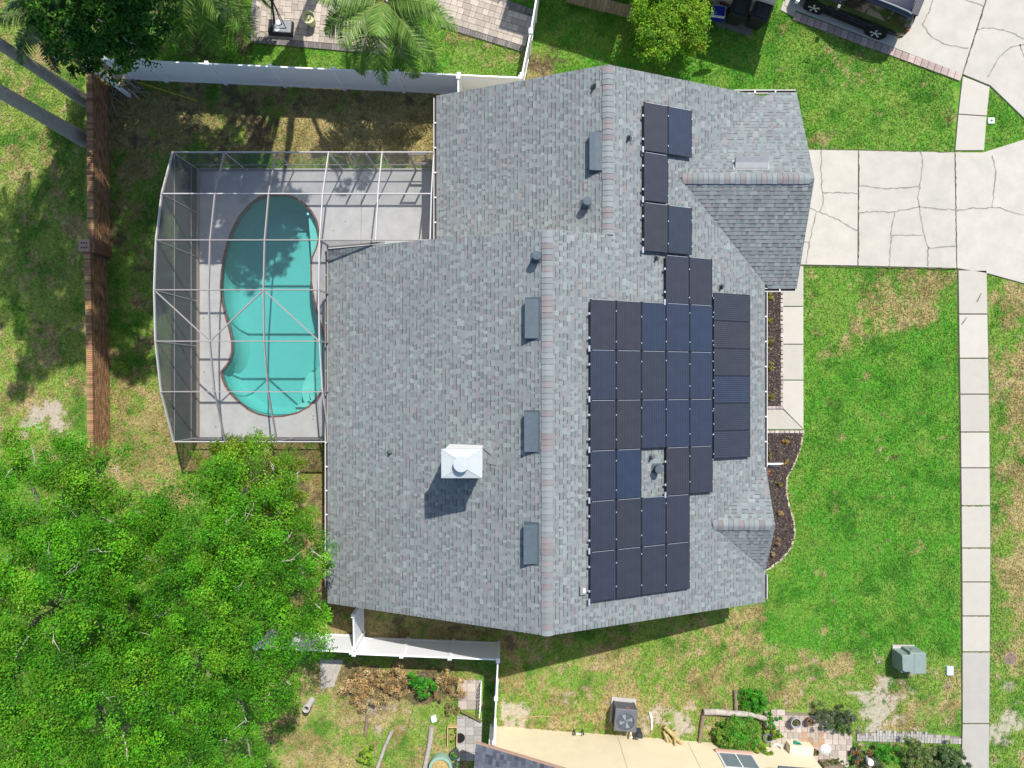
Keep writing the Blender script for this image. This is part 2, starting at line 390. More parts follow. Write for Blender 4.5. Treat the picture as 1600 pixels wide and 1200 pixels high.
drive = slabset('driveway', [[(1225,233),(1340.5,235),(1339.5,416),(1225,414)], [(1340.5,235),(1491,238),(1494,420),(1339.5,416)], [(1491,238),(1535,238),(1640,205),(1640,455),(1545,429),(1494,420)]], .05, M_conc)
def cracks(root, lines, z, wpx=2.1, m=None):
    rs = random.Random(3)
    for ln in lines:
        mb = MB(); pts = []
        for (x0, y0), (x1, y1) in zip(ln[:-1], ln[1:]):
            n = max(2, int(math.hypot(x1-x0, y1-y0)/5))
            for k in range(n): t = k/n; pts.append((x0+(x1-x0)*t+rs.uniform(-1, 1), y0+(y1-y0)*t+rs.uniform(-1, 1)))
        pts.append(ln[-1])
        mb.strip([P(a, b) + Vector((0, 0, z)) for a, b in pts], [wpx*.0261*rs.uniform(.5, 1.25) for _ in pts])
        mb.build('crack', m or M_crack, root)
cracks(drive, [[(1342,333),(1365,331),(1395,332),(1430,324),(1470,327),(1492,328)], [(1437,238),(1441,250),(1436,290),(1433,310),(1436,330),(1443,370),(1449,388),(1448,416)], [(1397,331),(1392,360),(1388,416)], [(1393,369),(1420,368),(1439,368)], [(1450,388),(1475,386),(1492,385)],
 [(1283,235),(1282,262),(1284,300),(1285,318),(1280,332)], [(1264,326),(1290,336),(1310,344),(1322,352),(1340,361)], [(1274,332),(1267,365),(1263,385),(1259,412)], [(1254,378),(1263,380)], [(1284,302),(1310,301),(1340,303)], [(1343,290),(1365,293),(1385,296),(1410,294),(1434,292)],
 [(1492,330),(1520,326),(1560,325),(1585,333),(1600,337),(1630,345)], [(1549,325),(1553,290),(1555,270),(1549,243)]], .0535)
cracks(drive, [[(1341,236),(1340,416)], [(1491.5,239),(1494,420)], [(1232,233),(1490,238)], [(1236,415),(1494,420)]], .0535, 1.5, M_joint)
ndrive = slabset('neighbour_driveway', [[(1225,10),(1503,117),(1540,0),(1556,-80),(1225,-80)], [(1503,117),(1546,135),(1640,225),(1640,-80),(1556,-80),(1540,0)]], .05, M_conc)
cracks(ndrive, [[(1440,38),(1455,60),(1480,72),(1512,76)], [(1440,38),(1452,15),(1460,-10)], [(1524,46),(1555,45),(1580,52),(1598,62)], [(1542,122),(1560,90),(1578,75),(1600,70)], [(1460,-5),(1500,-2),(1536,11)], [(1592,70),(1600,92),(1620,100)]], .0535)
cracks(ndrive, [[(1540,0),(1503,117)]], .0535, 1.4, M_joint)
# brick edging of the neighbour's driveway
M_pink = mat('pink_paver', (.36,.285,.255), .9, var=.15, vscale=9, rand=.22, bump=.2)
A, B_ = P(1240,26), P(1501,122)
d = (B_-A); L_ = d.length; d.normalize(); sd = Vector((d.y, -d.x, 0)); n = 25; rz = math.atan2(d.y, d.x)
edg = MB().box((0, 0, 0), (L_/n-.018, .31, .1)).mesh('paver', m=M_pink)
for k in range(n): inst('paver', edg, ndrive, A+d*(L_*(k+.5)/n)+sd*(-.02+random.uniform(-.006, .006))+Vector((0, 0, .0+random.uniform(-.004, .004))), rz)
side_n = slabset('sidewalk', [[(1503,119),(1546,136),(1541,182),(1496,179)], [(1496,179),(1541,182),(1537,236),(1491,236)]], .05, M_walk)
js = [422,491,560,616,675,731,790,856,909,962,1018,1130,1230]
def le(y): return np.interp(y, [420,560,700,900,1120,1230], [1496,1498,1500,1502,1503,1500])
def re_(y): return np.interp(y, [420,640,850,1000,1230], [1541,1545,1547,1546,1544])
slabset('sidewalk', [[(le(a), a), (re_(a), a), (re_(b), b), (le(b), b)] for a, b in zip(js[:-1], js[1:])], .05, M_walk, .014)
MB().prism(PP([(1495.4,420),(1541.6,420),(1545.8,640),(1547.8,850),(1546.8,1000),(1544.8,1235),(1499.4,1235),(1502.4,1120),(1501.4,900),(1499.4,700)]), -.1, .012).build('sidewalk_bed', M_joint); struct(bpy.data.objects['sidewalk_bed'])
wd_ = [o for o in bpy.data.objects if o.name.startswith('sidewalk') and o.type == 'EMPTY'][-1]
M_dirty = mat('stained_concrete', (.385,.366,.325), .95, var=.12, vscale=1.5, bump=.25, bscale=90, col2=(.335,.318,.283))
wd_.children[10].data.materials[0] = M_dirty; wd_.children[11].data.materials[0] = M_dirty
M_weed = mat('joint_weed', (.11,.13,.04), .9, var=.5, vscale=16)
for jy, hv_ in ((560,.5),(675,1.2),(790,1.7),(856,1.2),(909,.6),(962,1.0),(1018,1.5),(1130,.7)):
    mb = MB(); pts = [P(le(jy)+(re_(jy)-le(jy))*t, jy+random.uniform(-.5, .5))+Vector((0, 0, .054)) for t in np.linspace(.02, .98, 22)]
    mb.strip(pts, [.0261*hv_*random.uniform(.3, 1.8) for _ in pts]); mb.build('joint_weeds', M_weed, wd_)
walk = slabset('front_walkway', [[(1221,412),(1255,416),(1255,479),(1222,479)], [(1222,479),(1255,479),(1255,538),(1222,538)], [(1222,538),(1255,538),(1255,594),(1222,594)], [(1222,594),(1255,594),(1255,671),(1222,638)], [(1170,638),(1222,638),(1255,671),(1170,671)]], .05, M_walk, .010)
# cigarette-end sized twigs blown onto the sidewalk
M_twig = mat('twig', (.10,.07,.05), .9)
for i, (q, lab) in enumerate(([((1532,458),(1527,468),(1525,472)), 'thin dark twig fallen across an upper sidewalk slab'], [((1509,496),(1505,502),(1501,507)), 'short dark twig lying at the sidewalk joint'])):
    t = MB().tube([P(*p)+Vector((0, 0, .062)) for p in q], [.008, .018, .012], 5).build('twig', M_twig, origin=P(*q[1], .05)); tag(t, lab, 'twig')
# ================================================================ MULCH BEDS
M_mulch = mat('mulch', (.060,.045,.040), .95, var=.5, vscale=14, bump=1.0, bscale=30, col2=(.085,.066,.058))
M_chip = mat('mulch_chip', (0, 0, 0), .95, attr='Col')
M_edge = mat('edging_brick', (.44,.37,.34), .9, var=.15, vscale=12, rand=.25, bump=.3)
beds = []
for poly in (BEDA, BEDB):
    wp = PP(poly);
    o = MB().prism(wp, -.1, .045).build('mulch_bed', M_mulch); struct(o); beds.append(o)
    xs = [p[0] for p in wp]; ys = [p[1] for p in wp]; n = 9000
    cx = np.random.uniform(min(xs), max(xs), n); cy = np.random.uniform(min(ys), max(ys), n); k = inpoly(cx, cy, wp); cx = cx[k]; cy = cy[k]; n = len(cx)
    an = np.random.uniform(0, 6.28, n); L = np.random.uniform(.02, .06, n); W = np.random.uniform(.008, .018, n); dx, dy = np.cos(an), np.sin(an); z = np.random.uniform(.045, .075, n); tl = np.random.uniform(-.02, .03, n)
    v = np.stack([np.stack([cx-dx*L-dy*W, cy-dy*L+dx*W, z], -1), np.stack([cx-dx*L+dy*W, cy-dy*L-dx*W, z], -1), np.stack([cx+dx*L+dy*W, cy+dy*L-dx*W, z+tl], -1), np.stack([cx+dx*L-dy*W, cy+dy*L+dx*W, z+tl], -1)], 1).reshape(-1, 3)
    cc = np.array([.07,.053,.048])*np.random.uniform(.3, 1.5, n)[:, None]; lt = np.random.rand(n) < .05; cc[lt] = np.array([.26,.19,.12])*np.random.uniform(.7, 1.3, lt.sum())[:, None]
    me = fast_mesh('mulch_chips', v, 4, np.arange(n*4), np.repeat(cc, 4, 0), M_chip)
    c = bpy.data.objects.new('mulch_chips', me); COL.objects.link(c); c.parent = o; stuff(c)
em = MB().box((0, 0, .045), (.10, .19, .13)).mesh('edging_brick', m=M_edge)
for k in range(27): inst('edging_brick', em, beds[0], P(1220.5+random.uniform(-.4, .4), 457+k*6.7), random.uniform(-.08, .08), (1, random.uniform(.6, .85), random.uniform(.8, 1.1)))
for k in range(7): inst('edging_brick', em, beds[0], P(1183+k*6.2, 636.5), math.pi/2+random.uniform(-.06, .06), (1, .75, 1))
for k in range(9): inst('edging_brick', em, beds[1], P(1190+k*7.7, 674.5), math.pi/2+random.uniform(-.06, .06), (1, .9, 1))
M_gedge = mat('bed_edge_stone', (.40,.36,.25), .95, rand=.3, var=.2, vscale=8)
em2 = MB().box((0, 0, .03), (.07, .13, .09)).mesh('edging_stone', m=M_gedge)
path = BEDB[1:-1]
for (x0, y0), (x1, y1) in zip(path[:-1], path[1:]):
    n = max(1, round(math.hypot(x1-x0, y1-y0)/5.2)); a = math.atan2(-(y1-y0), x1-x0)
    for k in range(n): t = (k+.5)/n; inst('edging_stone', em2, beds[1], P(x0+(x1-x0)*t, y0+(y1-y0)*t), a-math.pi/2+random.uniform(-.2, .2), (random.uniform(.7, 1.2), 1, random.uniform(.7, 1.1)))
# ================================================================ PAVERS
def tile(poly_w, origin, rot, unit, sizes, rng):
    c, s = math.cos(rot), math.sin(rot); o = Vector(origin)
    loc = [((p[0]-o.x)*c+(p[1]-o.y)*s, -(p[0]-o.x)*s+(p[1]-o.y)*c) for p in poly_w]
    x0 = min(p[0] for p in loc); y0 = min(p[1] for p in loc); nx = int((max(p[0] for p in loc)-x0)/unit)+1; ny = int((max(p[1] for p in loc)-y0)/unit)+1
    used = np.zeros((nx, ny), bool); out = []
    for j in range(ny):
        for i in range(nx):
            if used[i, j]: continue
            sz = list(sizes); rng.shuffle(sz)
            for a, b in sz+[(1, 1)]:
                if i+a <= nx and j+b <= ny and not used[i:i+a, j:j+b].any():
                    used[i:i+a, j:j+b] = True; u = x0+(i+a/2)*unit; v_ = y0+(j+b/2)*unit
                    if inpoly(np.array([u]), np.array([v_]), loc)[0]: out.append((o.x+u*c-v_*s, o.y+u*s+v_*c, a*unit, b*unit))
                    break
    return out
def pavers(name, poly, z, rot, unit, sizes, m, base, seed, cap=300):
    rng = random.Random(seed); wp = PP(poly)
    root = struct(MB().prism(wp, -.1, z-.016).build(name, base))
    ts = tile(wp, wp[0], rot, unit, sizes, rng); cache = {}
    ts.sort(key=lambda t: abs(t[1]))
    for x, y, a, b in ts[:cap]:
        key = (round(a, 2), round(b, 2))
        if key not in cache: cache[key] = MB().box((0, 0, 0), (a-.016, b-.016, .06)).mesh('paver', m=m)
        inst('paver', cache[key], root, (x, y, z-.03+rng.uniform(-.003, .003)), rot)
    return root
M_pav = mat('patio_paver', (.42,.355,.29), .9, var=.12, vscale=7, rand=.2, bump=.2, col2=(.38,.335,.30))
M_pavg = mat('grey_paver', (.33,.32,.30), .9, var=.15, vscale=7, rand=.2, bump=.2)
M_sandj = mat('joint_sand', (.20,.165,.13), .95, var=.2)
M_dpav = mat('dark_paver', (.20,.185,.18), .9, var=.15, vscale=7, rand=.25, bump=.2)
pat = pavers('patio', [(404,-32),(396,58),(604,76),(604,-32)], .06, -.09, .122, [(2,2),(2,2),(3,2),(2,3)], M_pav, M_sandj, 5)
pat2 = pavers('patio_path', [(655,-40),(694,33),(816,72),(832,26),(765,0),(700,-40)], .06, -.30, .122, [(2,2),(2,2),(3,2)], M_pav, M_sandj, 6)
def soldier(root, a, b, wd, lg, m):
    A, B_ = P(*a), P(*b); d = B_-A; L_ = d.length; n = int(L_/wd); d.normalize(); rz = math.atan2(d.y, d.x); mb = MB()
    for k in range(n): p = A+d*(L_*(k+.5)/n); mb.box((p.x, p.y, .03), (L_/n-.012, lg, .062+random.uniform(-.003, .003)), rz, col=tuple(np.array((.17,.155,.15))*random.uniform(.75, 1.3)))
    stuff(mb.build('border_pavers', m, root))
M_brd = mat('border_paver', (0, 0, 0), .9, attr='Col', var=.15, vscale=9)
soldier(pat, (393,62.5), (604,82), .105, .23, M_brd); soldier(pat, (403,-32), (393,58), .105, .23, M_brd); soldier(pat2, (691,38.5), (817,77.5), .105, .23, M_brd); soldier(pat2, (762,-4), (832,20), .105, .23, M_brd)
spat = pavers('garden_patio', [(1204,1112),(1258,1114),(1318,1145),(1330,1152),(1322,1196),(1204,1196)], .05, -.02, .115, [(2,2),(2,2),(2,2),(3,2)], M_pav, M_sandj, 8)
pavers('garden_path', [(1338,1145),(1420,1144),(1500,1151),(1500,1161),(1420,1157),(1338,1157)], .05, -.03, .115, [(2,1),(1,2)], M_pavg, M_sandj, 9)
pavers('side_path', [(718,1063),(752,1063),(751,1108),(716,1108)], .05, 0, .12, [(3,3)], M_pav, M_sandj, 10)
pavers('side_path', [(714,1118),(752,1122),(750,1188),(714,1188)], .05, 0, .115, [(3,3)], M_pavg, M_sandj, 11)
for (x, y) in ((1256,1146),(1256,1155),(1265,1155),(1265,1163),(1256,1163),(1282,1146),(1282,1155),(1274,1163),(1282,1163)):
    inst('paver', bpy.data.meshes.get('brown_paver') or MB().box((0, 0, 0), (.215, .215, .06)).mesh('brown_paver', m=mat('brown_paver', (.36,.235,.15), .9, rand=.15, var=.1)), spat, P(x, y)+Vector((0, 0, .026)))
# ================================================================ HOUSE
SL = .43
XR, ZR = 1.14, 6.0                    # main ridge
XN = 3.226; ZN = ZR-SL*(XN-XR)        # north ridge
XW, XWN, XE = -6.826, -2.789, 9.42    # eaves
YS, YM, YN = -8.13, 5.0, 10.72        # south rake, middle rake, north rake
GY, GZ, GHW, GX = 7.25, 3.93, 3.65, 10.65
GX0 = (ZR+SL*XR-GZ)/SL                # where the garage ridge meets the main slope
DY, DZ, DSL, DHW, DXE = -5.09, 3.40, .52, 1.95, 9.46
DX0 = (ZR+SL*XR-DZ)/SL
def zE(x, y): return ZR-SL*(x-XR)
def zW(x, y): return ZR-SL*(XR-x)
def zNW(x, y): return ZN-SL*(XN-x)
def zG(x, y): return GZ-SL*abs(y-GY)
def zD(x, y): return DZ-DSL*abs(y-DY)
house = thing('house', 'single storey house with grey shingle roof beside the screened pool', 'house', (1.3, 1.0, 0))
M_wall = mat('stucco', (.60,.56,.48), .9, var=.06, bump=.3, bscale=80)
M_white = mat('white_trim', (.78,.78,.77), .5, var=.03)
M_deckroof = mat('roof_underlay', (.15,.165,.17), .95)
wl = MB()
zt = lambda f, dz=.16: (lambda x, y: f(x, y)-dz)
wl.prism([(XW+.45, YS+.4), (XR, YS+.4), (XR, YM-.3), (XW+.45, YM-.3)], -.1, zt(zW))
wl.prism([(XR, YS+.4), (XE-.5, YS+.4), (XE-.5, YM), (XR, YM)], -.1, zt(zE, .20))
wl.prism([(XWN+.45, YM-.3), (XN, YM-.3), (XN, YN-.3), (XWN+.45, YN-.3)], -.1, zt(zNW, .2))
wl.prism([(XN, YM), (8.6, YM), (8.6, YN-.3), (XN, YN-.3)], -.1, zt(zE, .22))
wl.prism([(8.6, GY-GHW+.45), (GX-.3, GY-GHW+.45), (GX-.3, GY), (8.6, GY)], -.1, zt(zG, .2))
wl.prism([(8.6, GY), (GX-.3, GY), (GX-.3, GY+GHW-.45), (8.6, GY+GHW-.45)], -.1, zt(zG, .2))
wl.build('wall', M_wall, house)
MB().box((GX-.28, GY, 1.05), (.08, 4.9, 2.1)).build('garage_door', M_white, house)
MB().box((XE-.48, -2.6, 1.05), (.06, .95, 2.1)).build('front_door', mat('door_paint', (.16,.05,.04), .5), house)
for yy in (-4.9, .6, 2.4): MB().box((XE-.48, yy, 1.4), (.05, 1.2, 1.1)).build('window', mat('window_glass', (.03,.04,.05), .08, spec=.6), house)
# ---- roof deck
rf = MB(); T = .14
def slab(poly, f, d=0.03):
    rf.prism(poly, (lambda x, y: f(x, y)-T), (lambda x, y: f(x, y)-d))
slab([(XW, YS), (XR, YS), (XR, YM), (XW, YM)], zW)
slab([(XR, YS), (DX0, YS), (DX0, YM), (XR, YM)], zE)
slab([(DX0, YS), (XE, YS), (XE, DY-(XE-DX0)*SL/DSL), (DX0, DY)], zE)
slab([(DX0, DY), (XE, DY+(XE-DX0)*SL/DSL), (XE, YM-1.2), (DX0, YM-1.2)], zE)
slab([(DX0, YM-1.2), (XE, YM-1.2), (XE, GY-(XE-GX0)), (DX0, GY-(DX0-GX0))], zE)
slab([(XN, YM), (GX0, YM), (GX0, YN), (XN, YN)], zE)
slab([(GX0, YM), (DX0, YM), (DX0, GY-(DX0-GX0)), (GX0, GY)], zE)
slab([(GX0, GY), (XE, GY+XE-GX0), (XE, YN), (GX0, YN)], zE)
slab([(XWN, YM-.6), (XN, YM-.6), (XN, YN), (XWN, YN)], zNW, .035)
for sg in (1, -1):
    slab([(GX0, GY), (GX, GY), (GX, GY+sg*GHW), (GX0+GHW, GY+sg*GHW)], zG)
    slab([(DX0, DY), (DXE, DY), (DXE, DY+sg*DHW), (DX0+DHW*DSL/SL, DY+sg*DHW)], zD)
roof = rf.build('roof', M_deckroof, house)
# ---- shingles: real tabs laid in courses
PAL = [((.228,.258,.260), 6), ((.242,.272,.272), 6), ((.210,.234,.240), 4), ((.268,.300,.296), 2.5), ((.232,.240,.250), 4), ((.252,.240,.242), .8)]
PC = np.array([p[0] for p in PAL]); PW = np.array([p[1] for p in PAL], float); PW /= PW.sum()
SV, SI, SCOL = [], [], []
rng = np.random.RandomState(11); EXPO = .143
shn = Noise2(21)
def courses(f, vaxis, v0, v1, sign, ivals, slope):
    """rows step along vaxis from ridge v0 towards eave v1 (plan), ivals(v) -> intervals of u"""
    step = EXPO*math.cos(math.atan(slope)); n = int(abs(v1-v0)/step)+1
    for r in range(n):
        a = v0+sign*step*r; b = v0+sign*min(step*(r+1), abs(v1-v0))
        if abs(b-a) < .01: continue
        ia, ib = ivals(a+sign*.001), ivals(b-sign*.001)
        for (ua0, ua1), (ub0, ub1) in zip(ia, ib):
            lo, hi = min(ua0, ub0), max(ua1, ub1)
            if hi-lo < .02: continue
            cuts = [lo]
            while cuts[-1] < hi: cuts.append(cuts[-1]+rng.choice([.07, .11, .14, .17, .20, .25]))
            cuts[0] -= 0
            dark = False
            for u0, u1 in zip(cuts[:-1], cuts[1:]):
                u1 = min(u1, hi)
                t0, t1 = np.clip([u0, u1], ua0, ua1); w0, w1 = np.clip([u0, u1], ub0, ub1)
                if t1-t0+w1-w0 < .01: continue
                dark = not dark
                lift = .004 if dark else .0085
                lift += rng.uniform(0, .002)
                pts = []
                for u, v_, h in ((t0, a, -.004), (t1, a, -.004), (w1, b, lift), (w0, b, lift), (w1, b, -.02), (w0, b, -.02)):
                    x, y = (v_, u) if vaxis == 'x' else (u, v_)
                    pts.append((x, y, f(x, y)+h))
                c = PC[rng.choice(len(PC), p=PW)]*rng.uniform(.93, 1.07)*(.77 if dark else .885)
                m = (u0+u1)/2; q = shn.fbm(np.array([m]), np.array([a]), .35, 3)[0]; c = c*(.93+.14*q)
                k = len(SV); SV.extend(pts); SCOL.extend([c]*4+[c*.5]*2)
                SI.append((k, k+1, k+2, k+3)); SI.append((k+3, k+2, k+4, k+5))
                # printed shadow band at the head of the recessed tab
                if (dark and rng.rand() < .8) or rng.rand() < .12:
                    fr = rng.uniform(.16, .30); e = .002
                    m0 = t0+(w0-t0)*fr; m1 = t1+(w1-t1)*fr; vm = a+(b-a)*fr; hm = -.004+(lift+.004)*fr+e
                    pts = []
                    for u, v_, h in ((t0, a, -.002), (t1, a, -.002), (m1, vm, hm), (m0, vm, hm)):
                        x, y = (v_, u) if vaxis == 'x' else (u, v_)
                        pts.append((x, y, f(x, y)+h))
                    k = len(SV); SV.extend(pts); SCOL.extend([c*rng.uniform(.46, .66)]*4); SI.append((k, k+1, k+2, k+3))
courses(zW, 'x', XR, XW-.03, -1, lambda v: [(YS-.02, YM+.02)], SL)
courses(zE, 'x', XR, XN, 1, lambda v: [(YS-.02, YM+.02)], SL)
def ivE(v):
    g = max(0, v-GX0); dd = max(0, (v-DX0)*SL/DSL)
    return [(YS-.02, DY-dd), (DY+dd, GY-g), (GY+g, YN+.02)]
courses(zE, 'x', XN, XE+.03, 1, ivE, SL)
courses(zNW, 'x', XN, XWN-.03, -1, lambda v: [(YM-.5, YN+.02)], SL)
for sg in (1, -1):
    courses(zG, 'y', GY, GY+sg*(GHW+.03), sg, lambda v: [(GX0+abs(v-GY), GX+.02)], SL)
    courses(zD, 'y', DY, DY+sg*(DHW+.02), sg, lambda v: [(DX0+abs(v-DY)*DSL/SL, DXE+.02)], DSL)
SV = np.array(SV); SCOL = np.array(SCOL)
M_sh = mat('shingle', (0, 0, 0), .95, attr='Col', var=.16, vscale=45, bump=.5, bscale=160, spec=.15)
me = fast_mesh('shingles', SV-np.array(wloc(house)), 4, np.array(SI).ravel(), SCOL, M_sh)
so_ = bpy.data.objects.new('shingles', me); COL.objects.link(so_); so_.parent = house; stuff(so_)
# ---- ridge caps, one by one
M_cap = mat('ridge_cap', (.205,.226,.231), .95, var=.12, vscale=30, rand=.10, bump=.5, bscale=120, spec=.15)
M_cap2 = mat('ridge_cap_pink', (.206,.188,.190), .95, var=.12, vscale=30, rand=.10, bump=.5, bscale=120, spec=.15)
def capmesh(name, sl, m, ln=.235):
    mb = MB(); hw = .185; vs = []
    for y, h in ((0, .024), (ln, .004)):
        for k in range(7):
            t = -1+2*k/6; vs.append((t*hw, y, h-sl*hw*math.sqrt(t*t+.06)+sl*hw*.24+.012))
    fs = [(k, k+1, k+8, k+7) for k in range(6)] + [(k+1, k, k+14, k+15) for k in range(6)]
    vs += [(x, y-.014, z-.03) for x, y, z in vs[:7]]
    me = mb.add(vs, fs, smooth=True).mesh(name, m=m); return me
def caps(x0, y0, z, ang, length, sl):
    a = capmesh('ridge_cap', sl, M_cap); b = capmesh('ridge_cap', sl, M_cap2); st = .187; n = int(length/st)
    for k in range(n):
        px, py = x0-math.sin(ang)*st*k, y0+math.cos(ang)*st*k
        inst('ridge_cap', b if random.random() < .25 else a, roof, (px, py, z+random.uniform(0, .004)), ang, (random.uniform(.95, 1.05), 1, 1))
caps(XR, YS-.02, ZR, 0, YM-YS, SL); caps(XN, YM+.02, ZN, 0, YN-YM, SL)
caps(GX0+.05, GY, GZ, -math.pi/2, GX-GX0-.05, SL); caps(DX0+.05, DY, DZ, -math.pi/2, DXE-DX0-.05, DSL)
# ---- fascia, rake trim and gutters
M_gut = mat('gutter', (.62,.60,.58), .45, var=.04)
M_gin = mat('gutter_inside', (.055,.045,.04), .9, var=.3, vscale=20)
def gutter(a, b, out):
    a = Vector(a); b = Vector(b); o = Vector(out)
    mb = MB(); mb.beam(a+o*.125, b+o*.125, .022, .11); mb.beam(a+o*.012, b+o*.012, .02, .11); mb.beam(a+o*.07+Vector((0, 0, -.05)), b+o*.07+Vector((0, 0, -.05)), .11, .012)
    g = mb.build('gutter', M_gut, house)
    MB().beam(a+o*.068+Vector((0, 0, -.028)), b+o*.068+Vector((0, 0, -.028)), .086, .02).build('gutter_floor', M_gin, g)  # dark brown strip along the bottom of the gutter
    L_ = (b-a).length; n = int(L_/.95)
    for k in range(1, n+1):
        p = a+(b-a)*(k/(n+1)); MB().beam(p+o*.01+Vector((0, 0, .05)), p+o*.135+Vector((0, 0, .05)), .05, .02).build('hanger', M_gut, g)
    return g
ze = zE(XE, 0)
gutter((XE, GY-GHW-.14, ze-.08), (XE, DY+DHW+.05, ze-.08), (1, 0, 0))
gutter((XE, YS+.1, ze-.08), (XE, DY-DHW-.1, ze-.08), (1, 0, 0))
gutter((XE+.02, GY-GHW, zG(0, GY-GHW)-.08), (GX, GY-GHW, zG(0, GY-GHW)-.08), (0, -1, 0))
gutter((8.35, GY+GHW, zG(0, GY+GHW)-.08), (GX, GY+GHW, zG(0, GY+GHW)-.08), (0, 1, 0))
gutter((XW, YS+.6, zW(XW, 0)-.08), (XW, YM-.05, zW(XW, 0)-.08), (-1, 0, 0))
gutter((XWN, YM+.1, zNW(XWN, 0)-.08), (XWN, YN-.05, zNW(XWN, 0)-.08), (-1, 0, 0))
fa = MB()
def rake(x0, x1, y, f, o):
    fa.beam((x0, y+o*.012, f(x0, y)-.10), (x1, y+o*.012, f(x1, y)-.10), .022, .16)
rake(XW, XR, YS, zW, -1); rake(XR, XE, YS, zE, -1); rake(XW, XR, YM, zW, 1); rake(XR, XN, YM, zE, 1); rake(XWN, XN, YN, zNW, 1); rake(XN, 8.3, YN, zE, 1)
for sg in (1, -1):
    fa.beam((GX+.012, GY, GZ-.10), (GX+.012, GY+sg*GHW, GZ-SL*GHW-.10), .022, .16); fa.beam((DXE+.012, DY, DZ-.10), (DXE+.012, DY+sg*DHW, DZ-DSL*DHW-.10), .022, .16)
fa.build('rake_trim', M_white, house)
# downspout and splash block at the front bed
p = P(1203,724.5); sp = MB(); sp.tube([(XE+.07, p.y, 2.2), (XE+.07, p.y, 1.9), (XE-.35, p.y, 1.6), (XE-.35, p.y, .2), (XE-.05, p.y, .09), (p.x+.55, p.y, .075)], .04, 8); sp.build('downspout', M_white, house)
sb = thing('splash_block', 'dark wedge-shaped splash block in the mulch under the white downspout', 'splash block', P(1212,725))
q = P(1213,726); MB().add([(q.x-.3, q.y-.07, .04), (q.x+.28, q.y-.13, .04), (q.x+.28, q.y+.13, .04), (q.x-.3, q.y+.1, .04), (q.x-.3, q.y-.07, .10), (q.x+.28, q.y-.13, .065), (q.x+.28, q.y+.13, .065), (q.x-.3, q.y+.1, .10)], [(3, 2, 1, 0), (4, 5, 6, 7), (0, 1, 5, 4), (1, 2, 6, 5), (2, 3, 7, 6), (3, 0, 4, 7)]).build('tray', mat('splash_plastic', (.06,.06,.065), .6, var=.2), sb, bevel=.01)
# ---- chimney
ch0 = PR(724, 722, zW, 1.7)
CZ = 7.0
c0 = P(689.5,701.5,CZ); c1 = P(753.5,747,CZ); cx, cy = (c0.x+c1.x)/2, (c0.y+c1.y)/2; cw, cd = c1.x-c0.x, c0.y-c1.y
M_chw = mat('chimney_stucco', (.62,.62,.61), .85, var=.05, bump=.2)
M_chm = mat('chimney_metal', (.40,.435,.445), .6, metal=.0, var=.06, vscale=3)
chim = MB().box((cx, cy, 5.6), (cw-.1, cd-.1, 2.7)).build('chimney', M_chw, house)
cap = MB(); z0 = CZ-.1; hw, hd = cw/2, cd/2
cap.box((cx, cy, CZ-.06), (cw, cd, .12))
r_ = .16; vs = [(cx-hw, cy-hd, CZ+.001), (cx+hw, cy-hd, CZ+.001), (cx+hw, cy+hd, CZ+.001), (cx-hw, cy+hd, CZ+.001), (cx-r_, cy-r_, CZ+.09), (cx+r_, cy-r_, CZ+.09), (cx+r_, cy+r_, CZ+.09), (cx-r_, cy+r_, CZ+.09)]
cap.add(vs, [(0, 1, 5, 4), (1, 2, 6, 5), (2, 3, 7, 6), (3, 0, 4, 7), (4, 5, 6, 7)])
cap.build('chase_cover', M_chm, chim)
for sx, sy in ((-1, -1), (1, -1), (1, 1), (-1, 1)): MB().beam((cx+sx*hw*.97, cy+sy*hd*.97, CZ+.008), (cx+sx*r_, cy+sy*r_, CZ+.098), .025, .012).build('seam', M_chm, chim)
fl = MB(); fl.lathe((cx, cy, CZ+.08), [(.15, 0), (.15, .16), (.235, .17), (.235, .21), (0.01, .225)], 28); fl.build('flue_cap', M_chm, chim)
fp = MB(); 
for a_, b_, w_ in (((cx+cw/2-.05, cy+cd/2-.02), (cx+cw/2+.28, cy+cd/2-.3), .18), ((cx+cw/2+.1, cy-.05), (cx+cw/2+.42, cy-.1), .3)):
    fp.beam((a_[0], a_[1], zW(a_[0], 0)+.022), (b_[0], b_[1], zW(b_[0], 0)+.022), w_, .012)
fp.build('flashing_patch', mat('flashing', (.17,.185,.19), .95, var=.3, vscale=20), chim)
# ---- roof vents
def frame_on(f, p, slope_dir):
    """matrix: x down the slope, y along the ridge"""
    n = Vector((-(f(p.x+.01, p.y)-f(p.x-.01, p.y))/.02, -(f(p.x, p.y+.01)-f(p.x, p.y-.01))/.02, 1)).normalized()
    xv = Vector(slope_dir); xv = (xv-n*xv.dot(n)).normalized(); yv = n.cross(xv)
    M = Matrix((xv, yv, n)).transposed().to_4x4(); M.translation = Vector((p.x, p.y, f(p.x, p.y))); return M
M_vent = mat('vent_metal', (.068,.092,.112), .6, metal=.0, var=.12, vscale=6)
M_ventw = mat('vent_galvanised', (.30,.31,.31), .6, metal=.0, var=.1)
def off_ridge(px, py, f, sd, L, m, w=.40):
    p = PR(px, py, f, .08); M = frame_on(f, p, sd); mb = MB()
    pr = [(-w*.55, 0.0), (-w*.5, .035), (w*.0, .14), (w*.42, .29), (w*.45, .03), (w*.45, 0)]
    vs = [M @ Vector((x, s*L/2, z+.008)) for s in (-1, 1) for x, z in pr]
    k = len(pr); fs = [(i, i+1, i+1+k, i+k) for i in range(k-1)] + [tuple(range(k))[::-1], tuple(range(k, 2*k))]
    o = mb.add(vs, fs).build('ridge_vent', m, house); 
    MB().box((0, 0, .016), (w*1.35, L+.14, .006), M=M).build('flashing', m, o)
